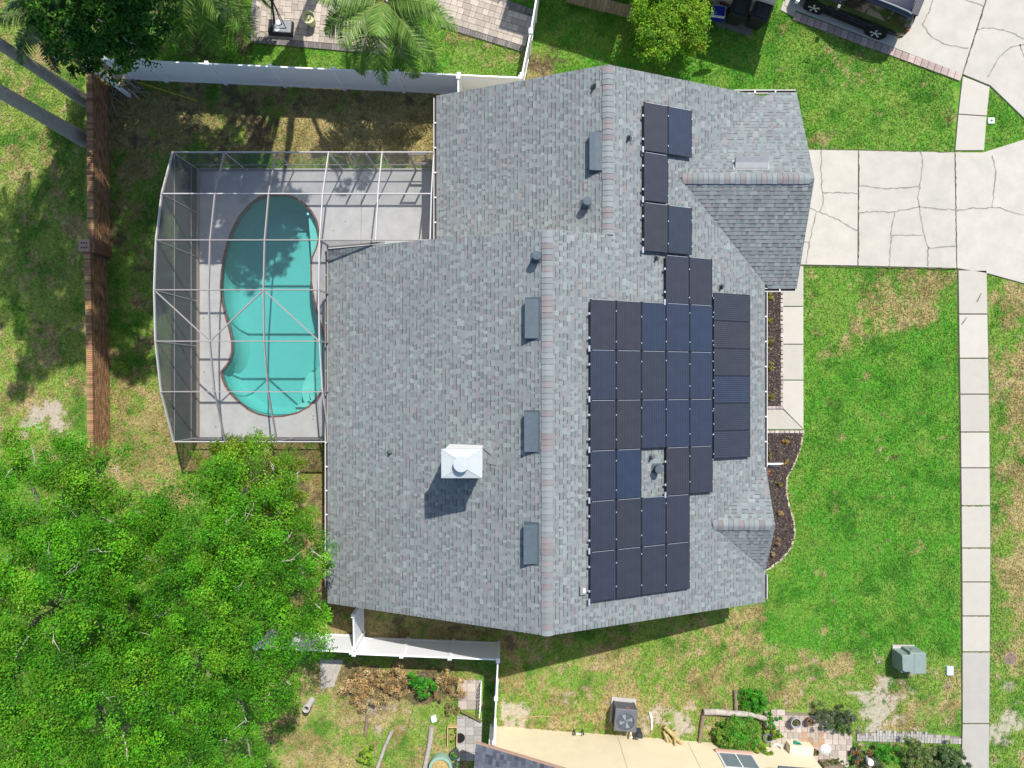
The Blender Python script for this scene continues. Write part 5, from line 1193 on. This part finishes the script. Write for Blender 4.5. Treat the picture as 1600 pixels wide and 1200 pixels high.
# ================================================================ CAR
def car():
    rw, fw = P(1367,46,.36), P(1277,9,.36); fwd = (fw-rw); fwd.z = 0; fwd.normalize(); left = Vector((-fwd.y, fwd.x, 0))   # left side faces the lawn
    cen = (rw+fw)/2 - left*.80; cen.z = 0; WB = 2.68
    Mx = Matrix((fwd, left, Vector((0, 0, 1)))).transposed().to_4x4(); Mx.translation = cen
    root = thing('parked_car', 'dark navy sport utility vehicle with silver wheels parked on the driveway', 'car', cen)
    paint = mat('car_paint', (.006,.008,.022), .22, metal=.3, coat=.8, spec=.5); glass = mat('car_glass', (.008,.010,.010), .05, spec=.8); blk = mat('car_trim', (.012,.012,.013), .55); chrome = mat('roof_rail', (.55,.56,.58), .3, metal=.8); lamp = mat('tail_lamp', (.30,.03,.02), .2, spec=.6); amber = mat('side_reflector', (.45,.30,.12), .3)
    # stations x: (half width at sill, at waist, at belt, at roof edge, z sill, z waist, z belt, z roof)
    ST = [(2.28, .62, .66, .60, .50, .42, .62, .86, .88), (2.18, .80, .84, .76, .62, .32, .66, .96, .99), (1.75, .88, .92, .84, .70, .26, .70, 1.02, 1.06), (1.05, .90, .94, .88, .74, .24, .74, 1.08, 1.13), (.72, .90, .94, .90, .72, .24, .75, 1.12, 1.30), (.15, .90, .94, .90, .66, .24, .76, 1.13, 1.68), (-.6, .90, .945, .91, .67, .24, .77, 1.14, 1.73), (-1.4, .90, .945, .91, .66, .26, .78, 1.15, 1.72), (-1.9, .88, .93, .90, .65, .30, .79, 1.16, 1.68), (-2.15, .84, .90, .87, .63, .36, .80, 1.15, 1.60), (-2.32, .74, .84, .80, .60, .44, .80, 1.10, 1.18)]
    vs, fs = [], []
    for x, a, b, c, d_, z0, z1, z2, z3 in ST:
        sec = [(-a*.6, z0), (-a, z0+.05), (-b, z1), (-c, z2), (-d_, z3-.04), (-d_*.85, z3), (0, z3+.02), (d_*.85, z3), (d_, z3-.04), (c, z2), (b, z1), (a, z0+.05), (a*.6, z0)]
        vs += [Mx @ Vector((x, y, z)) for y, z in sec]
    k = 13
    for i in range(len(ST)-1):
        for j in range(k-1): fs.append((i*k+j, i*k+j+1, (i+1)*k+j+1, (i+1)*k+j))
        fs.append((i*k+k-1, i*k, (i+1)*k, (i+1)*k+k-1))
    fs += [tuple(range(k)), tuple(range((len(ST)-1)*k, len(ST)*k))[::-1]]
    bd = MB().add(vs, fs, smooth=True); bo = bd.build('body', paint, root)
    sb = bo.modifiers.new('sub', 'SUBSURF'); sb.levels = 1; sb.render_levels = 2
    def side(x, t, s):   # point on the greenhouse side: t 0 belt .. 1 roof edge
        xs = [q[0] for q in ST][::-1]; c = np.interp(x, xs, [q[3] for q in ST][::-1]); d_ = np.interp(x, xs, [q[4] for q in ST][::-1]); z2 = np.interp(x, xs, [q[7] for q in ST][::-1]); z3 = np.interp(x, xs, [q[8] for q in ST][::-1])
        return Mx @ Vector((x, s*(c+(d_-c)*t+.012), z2+(z3-.04-z2)*t))
    for s in (1, -1):
        for x0, x1, x2, x3 in ((.62, -.38, -.38, .12), (-.46, -1.28, -1.28, -.46), (-1.36, -2.0, -1.92, -1.36)):
            P0, P1, P2, P3 = side(x0, .08, s), side(x1, .08, s), side(x2, .84, s), side(x3, .84, s)
            MB().add([P0, P1, P2, P3], [(0, 1, 2, 3) if s < 0 else (3, 2, 1, 0)]).build('side_window', glass, root)
        MB().tube([Mx @ Vector((.1, s*.60, 1.72)), Mx @ Vector((-.1, s*.615, 1.79)), Mx @ Vector((-1.3, s*.615, 1.81)), Mx @ Vector((-1.8, s*.60, 1.77)), Mx @ Vector((-1.95, s*.59, 1.70))], .026, 8).build('roof_rail', chrome, root)
        MB().box((.62, s*1.03, 1.12), (.16, .20, .15), M=Mx).build('mirror', paint, root, .03)
        MB().beam(Mx @ Vector((1.0, s*.925, .36)), Mx @ Vector((-1.0, s*.925, .36)), .04, .18).build('sill_trim', blk, root)
        MB().box((-2.24, s*.76, .98), (.16, .16, .30), M=Mx).build('tail_lamp', lamp, root, .03)
        MB().box((-2.15, s*.87, .56), (.20, .05, .06), M=Mx).build('reflector', amber, root)
        for xw in (WB/2, -WB/2):
            c0 = Mx @ Vector((xw, s*.80, .36)); ax = left*s
            Mw = Matrix((fwd, Vector((0, 0, 1)), ax)).transposed().to_4x4(); Mw.translation = c0
            arch = MB(); arch.lathe((0, 0, .02), [(.43, 0), (.43, .12), (.30, .125)], 24, M=Mw); arch.build('wheel_arch', blk, root)
            ty = MB().lathe((0, 0, -.09), [(.25, 0), (.34, .0), (.365, .04), (.365, .20), (.34, .245), (.255, .245), (.25, .20)], 28, M=Mw).build('wheel', mat('tyre', (.012,.012,.012), .85), root)
            MB().lathe((0, 0, .06), [(.252, 0), (.252, .085), (.235, .09), (.225, .03), (.06, .02)], 28, M=Mw).build('rim', blk, ty)
            sp = MB()
            for q in range(5):
                for off in (-.13, .13):
                    a = 2*math.pi*q/5; sp.beam(Mw @ Vector((.04*math.cos(a), .04*math.sin(a), .125)), Mw @ Vector((.235*math.cos(a+off), .235*math.sin(a+off), .14)), .045, .03)
            sp.lathe((0, 0, .10), [(.06, 0), (.06, .045), (.01, .05)], 14, M=Mw); sp.build('spokes', mat('alloy', (.75,.75,.76), .35, metal=.3), ty)
    MB().add([Mx @ Vector(v) for v in ((.70, -.62, 1.27), (.70, .62, 1.27), (.24, .56, 1.655), (.24, -.56, 1.655))], [(0, 1, 2, 3)]).build('windscreen', glass, root)
    MB().add([Mx @ Vector(v) for v in ((-2.345, -.60, 1.14), (-2.345, .60, 1.14), (-2.20, .52, 1.56), (-2.20, -.52, 1.56))], [(3, 2, 1, 0)]).build('rear_window', glass, root)
    MB().box((-2.06, 0, 1.685), (.30, 1.16, .04), M=Mx).build('spoiler', paint, root, .015)
    MB().box((-2.30, 0, .52), (.14, 1.55, .24), M=Mx).build('rear_bumper', blk, root, .04)
    MB().box((-.55, 0, 1.752), (.75, .80, .012), M=Mx).build('sunroof', glass, root)
car()
# ================================================================ BASKETBALL HOOP AND PLANTER
hb = P(441,47); hoop = thing('basketball_hoop', 'black portable basketball hoop base and pole on the paver patio', 'basketball hoop', hb)
M_blk = mat('black_plastic', (.025,.027,.03), .5, var=.15); M_gry = mat('grey_plastic', (.25,.26,.29), .5, var=.1); M_stl = mat('black_steel', (.03,.028,.028), .45)
Mx = Matrix.Translation(Vector((hb.x, hb.y, .06))) @ Matrix.Rotation(R(-4), 4, 'Z')
MB().box((0, 0, .12), (1.0, .60, .24), M=Mx, top=(.95, .92)).build('base', M_blk, hoop, .03)
tp = MB().box((.09, .0, .262), (.74, .50, .05), M=Mx, top=(.92, .92)).build('base_top', M_gry, hoop, .02)
MB().lathe((-.06, .14, .285), [(.10, 0), (.10, .012), (.05, .013)], 16, M=Mx).build('filler_ring', M_white, tp); MB().lathe((-.09, -.13, .285), [(.11, 0), (.11, .012), (.07, .013)], 16, M=Mx).build('filler_ring', mat('pale_ring', (.5,.5,.52), .5), tp)
p0 = Mx @ Vector((-.22, .10, .25)); p1 = Mx @ Vector((-.02, .55, 1.3)); p2 = Mx @ Vector((.0, .75, 3.0))
MB().tube([p0, p1, p2], .045, 10).build('pole', M_stl, hoop)
for s in (-.35, .28, .1): MB().tube([Mx @ Vector((s, .05 if s != .28 else -.1, .26)), p1], .018, 6).build('strut', M_stl, hoop)
MB().box((p1.x, p1.y, p1.z), (.16, .14, .12)).build('clamp', M_stl, hoop)
MB().box((p2.x+.02, p2.y+.5, 3.1), (1.1, .04, .75), 0).build('backboard', mat('acrylic', (.6,.62,.65), .2), hoop); MB().tube([p2, (p2.x+.02, p2.y+.5, 3.0)], .04, 8).build('arm', M_stl, hoop)
MB().tube([(p2.x+.02+.23*math.cos(t), p2.y+.80+.23*math.sin(t), 2.95) for t in np.linspace(0, 6.283, 21)], .012, 6, caps=False).build('rim', mat('rim_orange', (.5,.08,.02), .5), hoop)
pp = P(487,36,.06); pl = thing('planter', 'cream plastic planter pot with a small green plant on the patio', 'pot', pp)
M_pot = mat('cream_pot', (.55,.52,.33), .6, var=.06)
MB().lathe(pp, [(.17, 0), (.235, .42), (.255, .43), (.255, .48), (.235, .48), (.22, .38), (.21, .34)], 28).build('pot', M_pot, pl); MB().lathe(pp+Vector((0, 0, .30)), [(.20, 0), (.20, .03), (.01, .035)], 20).build('potting_soil', M_mulch, pl)
addmesh('foliage', leaf_cloud([(pp.x+.03, pp.y-.02, pp.z+.34, .12, .8)], rs, leaf=.09, cpm=30, lpc=12, cr=(.04, .08), pal=((.05,.22,.01), (.08,.28,.02)), origin=pp), pl)
# ================================================================ YARD UTILITIES
ac_c = P(978,1126,.85); acr = R(-5); ac = thing('air_conditioner', 'grey air conditioning condenser with round top fan beside the cream wall', 'air conditioner', (ac_c.x, ac_c.y, 0))
M_ac = mat('condenser_grey', (.10,.105,.12), .5, metal=.1, var=.06); M_acd = mat('condenser_dark', (.035,.04,.05), .6); M_acl = mat('condenser_top', (.115,.122,.14), .5, var=.05)
Mx = Matrix.Translation(Vector((ac_c.x, ac_c.y, 0))) @ Matrix.Rotation(acr, 4, 'Z')
MB().box((0, .05, .03), (1.0, 1.0, .10), M=Mx).build('pad', mat('pad_concrete', (.42,.40,.37), .9, var=.1), ac)
MB().box((0, 0, .45), (.80, .80, .72), M=Mx).build('coil', M_acd, ac, .05)
for sx in (-1, 1):
    for sy in (-1, 1): MB().box((sx*.40, sy*.40, .45), (.07, .07, .74), M=Mx).build('corner_post', M_ac, ac, .015)
for k in range(12):
    zz = .14+k*.056; lv = MB()
    for s in (-1, 1): lv.box((s*.415, 0, zz), (.014, .74, .018), M=Mx); lv.box((0, s*.415, zz), (.74, .014, .018), M=Mx)
    lv.build('louvre', M_ac, ac)
lid = MB().box((0, 0, .815), (.90, .90, .07), M=Mx).build('lid', M_acl, ac, .03)
MB().lathe((0, -.02, .84), [(.36, 0), (.36, .03), (.335, .035), (.33, .012), (.32, .011)], 32, M=Mx).build('fan_ring', M_acl, lid)
MB().lathe((0, -.02, .846), [(.322, 0), (.322, .006), (.01, .0065)], 32, M=Mx).build('fan_well', mat('fan_blue_grey', (.14,.165,.215), .4, metal=.3), lid)
fb = MB()
for q in range(4):
    a = q*math.pi/2+.3; fb.add([Mx @ Vector((.06*math.cos(a), -.02+.06*math.sin(a), .856)), Mx @ Vector((.27*math.cos(a-.35), -.02+.27*math.sin(a-.35), .858)), Mx @ Vector((.29*math.cos(a+.35), -.02+.29*math.sin(a+.35), .866)), Mx @ Vector((.07*math.cos(a+.9), -.02+.07*math.sin(a+.9), .862))], [(0, 1, 2, 3)])
fb.build('fan_blade', mat('blade', (.36,.40,.46), .4, metal=.4), lid); MB().lathe((0, -.02, .855), [(.08, 0), (.08, .02), (.01, .03)], 18, M=Mx).build('hub', M_acl, lid)
gr_ = MB()
for rr_ in (.14, .20, .26, .31): gr_.tube([Mx @ Vector((rr_*math.cos(t), -.02+rr_*math.sin(t), .885)) for t in np.linspace(0, 6.283, 29)], .005, 4, caps=False)
for q in range(8): a = q*math.pi/4; gr_.tube([Mx @ Vector((.08*math.cos(a), -.02+.08*math.sin(a), .887)), Mx @ Vector((.345*math.cos(a), -.02+.345*math.sin(a), .882))], .005, 4)
gr_.build('fan_guard', M_acd, lid)
MB().box((.05, .456, .74), (.14, .006, .05), M=Mx).build('badge', mat('badge_red', (.5,.16,.12), .5), ac)
q = P(1000,1143,.3); MB().box((q.x-.05, q.y-.05, .32), (.22, .16, .6), acr).build('disconnect_box', mat('disc_dark', (.03,.04,.07), .5), ac, .015)
MB().tube([P(985,1143,.1), P(986,1149,.25), P(987,1152,.5)], .035, 8).build('refrigerant_line', M_white, ac)
tc_ = P(1428.5,1036,.82); tf = thing('transformer', 'pale green pad-mounted utility transformer box on the lawn', 'utility box', (tc_.x, tc_.y, 0))
M_tf = mat('transformer_green', (.20,.255,.235), .5, var=.08, vscale=4); M_tfd = mat('transformer_dark_green', (.16,.20,.18), .6)  # darker green for the lid seam and lock hasp
t0 = Vector((tc_.x, tc_.y, 0))
MB().box((t0.x, t0.y, .03), (.9, .86, .08)).build('pad', mat('pad_concrete', (.42,.40,.37), .9), tf)
MB().prism([(t0.x-.47, t0.y-.42), (t0.x+.47, t0.y-.42), (t0.x+.47, t0.y+.40), (t0.x-.10, t0.y+.40), (t0.x-.10, t0.y+.30), (t0.x-.47, t0.y+.30)], .05, .72).build('cabinet', M_tf, tf, .02)
ld = MB().prism([(t0.x-.46, t0.y-.30), (t0.x-.36, t0.y-.36), (t0.x-.18, t0.y-.36), (t0.x-.12, t0.y-.44), (t0.x+.48, t0.y-.44), (t0.x+.48, t0.y+.40), (t0.x-.14, t0.y+.40), (t0.x-.18, t0.y+.31), (t0.x-.48, t0.y+.29)], .72, .82).build('lid', M_tf, tf, .025)
MB().box((t0.x, t0.y-.02, .823), (.016, .78, .008)).build('seam', M_tfd, ld)
MB().box((t0.x+.2, t0.y+.41, .45), (.25, .03, .12)).build('lock_hasp', M_tfd, tf)
q = P(1483.5,1047.5); o = thing('meter_box', 'small pale blue utility lid in the grass near the sidewalk', 'utility lid', q); MB().box((q.x, q.y, .0), (.28, .38, .11)).build('frame', mat('lid_rim', (.40,.45,.48), .7), o, .01); MB().box((q.x, q.y, .058), (.23, .33, .012)).build('lid', mat('lid_blue', (.47,.55,.60), .7, var=.1), o)
q = P(1548,189); o = thing('valve_box', 'small white valve box in the triangular lawn by the driveway', 'utility lid', q); MB().box((q.x, q.y, .0), (.27, .26, .11)).build('frame', mat('valve_white', (.62,.64,.62), .7), o, .03); MB().lathe((q.x, q.y, .055), [(.05, 0), (.05, .008), (.01, .009)], 12).build('lid', mat('valve_dark', (.10,.12,.14), .7), o)
q = P(1579,1029); o = thing('manhole_cover', 'round rusty brown cover set in the verge by the sidewalk', 'manhole cover', q); MB().lathe((q.x, q.y, -.03), [(.26, 0), (.26, .045), (.23, .05), (.225, .04), (.01, .042)], 28).build('ring', mat('cover_ring', (.33,.27,.20), .9, var=.2), o); MB().lathe((q.x, q.y, .012), [(.215, 0), (.215, .012), (.01, .013)], 28).build('cover', mat('rusty_cover', (.19,.13,.11), .85, var=.3, vscale=12, bump=.6, bscale=30), o)
q0, q1 = P(216,129), P(308,158); MB().tube([q0+Vector((0,0,.05)), q1+Vector((0,0,.04))], .018, 8).build('yellow_pole', mat('yellow_plastic', (.55,.52,.03), .5), origin=q0); tag(bpy.data.objects['yellow_pole'], 'thin yellow pole lying on the dry grass below the white fence', 'pole')
# ================================================================ GARDEN BITS (south)
M_log = mat('weathered_log', (.36,.32,.28), .95, var=.3, vscale=6, bump=.8, bscale=18); M_logd = mat('log_brown', (.20,.15,.11), .95, var=.3, vscale=6, bump=.8, bscale=18)
def log(label, pts, r, z=.06, m=None, name='garden_log', cat='log'):
    ps = [P(a, b)+Vector((0, 0, z)) for a, b in pts]; o = MB().tube(ps, [r*random.uniform(.85, 1.1) for _ in ps], 10).build(name, m or M_log, origin=P(*pts[0])); return tag(o, label, cat)
log('long pale weathered log bordering the vine bed', [(1098,1110),(1118,1110),(1138,1112),(1160,1113),(1180,1116),(1195,1121)], .12, .14)
log('dark upright-lying log at the condenser side of the vine bed', [(1099,1111),(1096,1130),(1092,1162)], .085, m=M_logd)
log('short dark log beside the spilled vine patch', [(1148,1078),(1149,1094),(1149,1109)], .085, m=M_logd)
log('short grey log between vine bed and garden patio', [(1195,1110),(1196,1122),(1196,1135)], .06)
log('pinkish weathered plank log bordering the dry shrubs', [(675,1134),(672,1160),(667,1185),(663,1205)], .11)
log('straight cut log leaning along the dry yard', [(613,1141),(602,1165),(588,1205)], .07)
log('short upright-split log on the bare soil', [(574,1117),(573,1132),(571,1148)], .06, m=M_logd)
rr = random.Random(2); bp = thing('branch_pile', 'pile of thick yellowish branches against the cream wall', 'branches', P(1050,1150))
for a, b, r in (((1037,1132),(1076,1172),.085), ((1040,1145),(1060,1168),.06), ((1052,1140),(1046,1170),.06), ((1036,1140),(1048,1168),.05), ((1050,1155),(1064,1172),.045), ((1056,1138),(1050,1158),.05)):
    z0 = rr.uniform(.06, .16); MB().tube([P(*a)+Vector((0, 0, z0)), P((a[0]+b[0])/2, (a[1]+b[1])/2)+Vector((rr.uniform(-.05, .05), 0, .3)), P(*b)+Vector((0, .10, .55))], [r, r*.9, r*.7], 8).build('branch', mat('yellow_branch', (.38,.30,.14), .9, var=.3, vscale=8), bp)
hs = MB().tube([P(810,1125)+Vector((0,0,.03)), P(825,1120)+Vector((0,0,.03)), P(845,1118)+Vector((0,0,.03)), P(865,1120)+Vector((0,0,.03)), P(878,1128)+Vector((0,0,.03)), P(886,1138)+Vector((0,0,.03))], .022, 8).build('garden_hose', mat('tan_hose', (.36,.27,.12), .6), origin=P(845,1118)); tag(hs, 'tan garden hose curving over the grass to the cream wall', 'hose')
fc_ = thing('wall_faucets', 'pair of dark pipes on the cream wall at the hose end', 'faucet', P(900,1141))
for px in (897, 910): q = P(px,1142); MB().tube([q+Vector((0, .06, 0)), q+Vector((0, .06, .45)), q+Vector((0, .16, .5))], .03, 8).build('pipe', mat('pipe_dark', (.07,.07,.08), .5), fc_)
MB().beam(P(897,1143)+Vector((0, .04, .28)), P(910,1143)+Vector((0, .04, .28)), .03, .03).build('bracket', M_white, fc_)
q = P(1018,1120); o = MB().tube([P(1015,1112)+Vector((0,0,.03)), P(1018,1122)+Vector((0,0,.03)), P(1018,1140)+Vector((0,0,.03))], [.05, .055, .03], 8).build('edging_piece', M_white, origin=q); tag(o, 'curved white plastic edging strip beside the condenser', 'edging')
# pots on the garden patio
def pot(label, px, py, r, h, m, plant=None, z=.05):
    b = P(px, py, z); o = thing('plant_pot', label, 'pot', b); MB().lathe(b, [(r*.7, 0), (r, h), (r*1.1, h+.01), (r*1.1, h+.05), (r*.95, h+.05), (r*.9, h-.03)], 20).build('pot', m, o); MB().lathe(b+Vector((0, 0, h-.05)), [(r*.86, 0), (r*.86, .02), (.01, .03)], 16).build('potting_soil', M_mulch, o)
    if plant: addmesh('foliage', leaf_cloud([(b.x, b.y, b.z+h+.03, r*.75, .7)], rs, leaf=.08, cpm=30, lpc=14, cr=(.03, .08), pal=plant, origin=b), o)
M_pg = mat('grey_pot', (.36,.36,.38), .6, var=.1); M_pb = mat('brown_pot', (.20,.12,.08), .7); M_teal = mat('teal_glaze', (.01,.33,.22), .3); M_ter = mat('terracotta', (.36,.11,.05), .85)
pot('grey pot with yellow-green plant on the garden patio', 1239, 1124, .19, .30, M_pg, ((.20,.24,.03), (.10,.15,.03)))
pot('brown pot beside the grey-green spiky shrub', 1262, 1124, .14, .22, M_pb, ((.30,.22,.06), (.18,.14,.05)))
pot('teal glazed pot in front of the cream porch', 1242, 1161, .17, .25, M_teal, ((.02,.36,.25), (.03,.25,.17)))
pot('small terracotta pot next to the brown pavers', 1258, 1165, .07, .12, M_ter)
pot('small dark green pot by the stepping stone', 1272, 1172, .11, .18, M_pb, ((.05,.10,.04), (.10,.16,.06)))
pot('green pot with lush plant beside the green ring planter', 712, 1173, .19, .28, mat('green_pot', (.05,.10,.09), .5), ((.06,.28,.015), (.10,.32,.02)), 0)
pot('small green pot with plant below the lush potted plant', 714, 1191, .13, .2, mat('green_pot', (.05,.10,.09), .5), ((.06,.26,.015), (.12,.30,.03)), 0)
q = P(1290,1171,.05); o = thing('stepping_stone', 'pale round stepping stone with star pattern on the garden patio', 'stepping stone', q); MB().lathe(q+Vector((0,0,-.02)), [(.22, 0), (.23, .03), (.21, .045), (.01, .046)], 24).build('disc', mat('pale_stone', (.50,.50,.48), .9, var=.15, vscale=14), o)
for k in range(6): a = k*math.pi/3; MB().box((q.x+.09*math.cos(a), q.y+.09*math.sin(a), q.z+.028), (.13, .025, .012), a).build('ray', mat('stone_white', (.65,.65,.63), .9), o)
hd = thing('hedge', 'boxy clipped dark green hedge at the porch', 'hedge', P(1293,1190)); q = P(1293,1193); L = [(q.x+dx_, q.y+dy_-.1, .35, .30, .9) for dx_ in (-.35, -.1, .15, .38) for dy_ in (-.3, 0, .22)]
addmesh('foliage', leaf_cloud(L, rs, leaf=.05, cpm=12, lpc=40, cr=(.07, .12), pal=((.07,.14,.02), (.09,.17,.025), (.05,.11,.015)), origin=P(1293,1190)), hd); MB().box((q.x, q.y-.1, .3), (.75, .6, .55)).build('twig_core', M_logd, hd)
q = P(1351,1182); o = thing('garden_ornament', 'small white oval ornament among the garden shrubs', 'ornament', q); MB().lathe(q, [(.05, 0), (.09, .25), (.14, .42), (.12, .52), (.05, .56), (.01, .565)], 16).build('egg', M_white, o); MB().lathe(q+Vector((0,0,-.02)), [(.10, 0), (.10, .04), (.06, .05)], 14).build('foot', M_pg, o)
for px, py, rr_, lab in ((1200,1152,.20,'round grey hose coil at the lime bush'), (1213,1170,.24,'pale coiled garden hose at the foot of the porch')):
    q = P(px, py, .05); o = thing('hose_coil', lab, 'hose', q)
    for k in range(3): MB().tube([q+Vector(((rr_-.03*k)*math.cos(t), (rr_-.03*k)*math.sin(t), .03+.02*k)) for t in np.linspace(0, 6.283, 25)], .018, 6, caps=False).build('loop', mat('hose_grey'+str(px), (.18,.19,.2) if px == 1200 else (.5,.5,.47), .5), o)
# side yard by the lattice
rg = P(690,1192); o = thing('ring_planter', 'pale green plastic ring planter filled with straw', 'planter', rg); MB().lathe(rg, [(.44, 0), (.48, .42), (.47, .45), (.36, .45), (.345, .40), (.34, .30)], 40).build('ring', mat('pale_green_plastic', (.24,.38,.30), .5, var=.08), o); MB().lathe(rg+Vector((0,0,.28)), [(.34, 0), (.34, .04), (.2, .07), (.01, .08)], 24).build('straw', mat('straw', (.42,.30,.12), .95, var=.4, vscale=18, bump=1, bscale=40), o)
q = P(678,1122); o = MB().box((q.x, q.y, .08), (.26, .28, .2), .25, top=(.8, .8)).build('white_stone', mat('white_rock', (.66,.66,.64), .9, var=.1, bump=.6, bscale=12), origin=q, bevel=.04); tag(o, 'white block stone at the head of the pinkish plank log', 'stone')
fr = thing('timber_planter', 'small timber frame planter with green sprouts beside the side pavers', 'planter', P(707,1148)); M_tim = mat('new_timber', (.50,.36,.20), .85, var=.2)
for a, b in (((700,1133),(715,1133)), ((700,1133),(700,1163)), ((715,1133),(714,1163))): MB().beam(P(*a)+Vector((0,0,.1)), P(*b)+Vector((0,0,.1)), .035, .2).build('board', M_tim, fr)
addmesh('foliage', leaf_cloud([(P(708,1142).x, P(708,1142).y, .1, .14, .5), (P(706,1155).x, P(706,1155).y, .1, .14, .5)], rs, leaf=.07, cpm=16, lpc=14, cr=(.04, .08), pal=((.10,.25,.03), (.25,.24,.06)), origin=P(707,1148)), fr)
q = P(719,1152); o = thing('old_tyre', 'small worn black tyre by the timber frame planter', 'tyre', q); MB().lathe(q, [(.09, .02), (.17, 0), (.2, .05), (.17, .12), (.1, .12), (.085, .07)], 24).build('ring', mat('tyre', (.012,.012,.012), .85), o)
bd_ = P(737,1116); o = MB().box((bd_.x, bd_.y, .10), (.95, .02, .30), R(-27)).build('board', mat('green_board', (.20,.20,.06), .8, var=.15), origin=P(737,1116)); o.name = 'leaning_board'; tag(o, 'olive green board standing across the side pavers', 'board')
lt = thing('lattice_panel', 'white lattice trellis panel standing beside the side pavers', 'trellis', P(752,1087))
A1, B1 = P(752,1063), P(750,1110)
for k in range(9):
    t = k/8; p = A1+(B1-A1)*t; MB().box((p.x, p.y, .33), (.02, .03, .66)).build('slat', M_vin2, lt)
for zz in (.08, .3, .62): MB().beam(A1+Vector((.015, 0, zz)), B1+Vector((.015, 0, zz)), .02, .03).build('rail', M_vin2, lt)
q = P(487,1094); o = thing('drain_pipe', 'open white plastic drain pipe standing below the tree', 'pipe', q); MB().lathe(q, [(.13, 0), (.13, .75), (.14, .76), (.14, .80), (.115, .80), (.11, .5)], 24).build('tube', mat('aged_white', (.55,.54,.52), .6, var=.1), o); MB().lathe(q+Vector((0,0,.6)), [(.108, 0), (.108, .02), (.01, .022)], 20).build('soil_fill', M_mulch, o)
struct(MB().prism(PP([(500,1030),(537,1031),(522,1072),(502,1078)]), -.05, .03).build('old_slab', mat('old_concrete', (.36,.33,.29), .95, var=.25, vscale=3)))
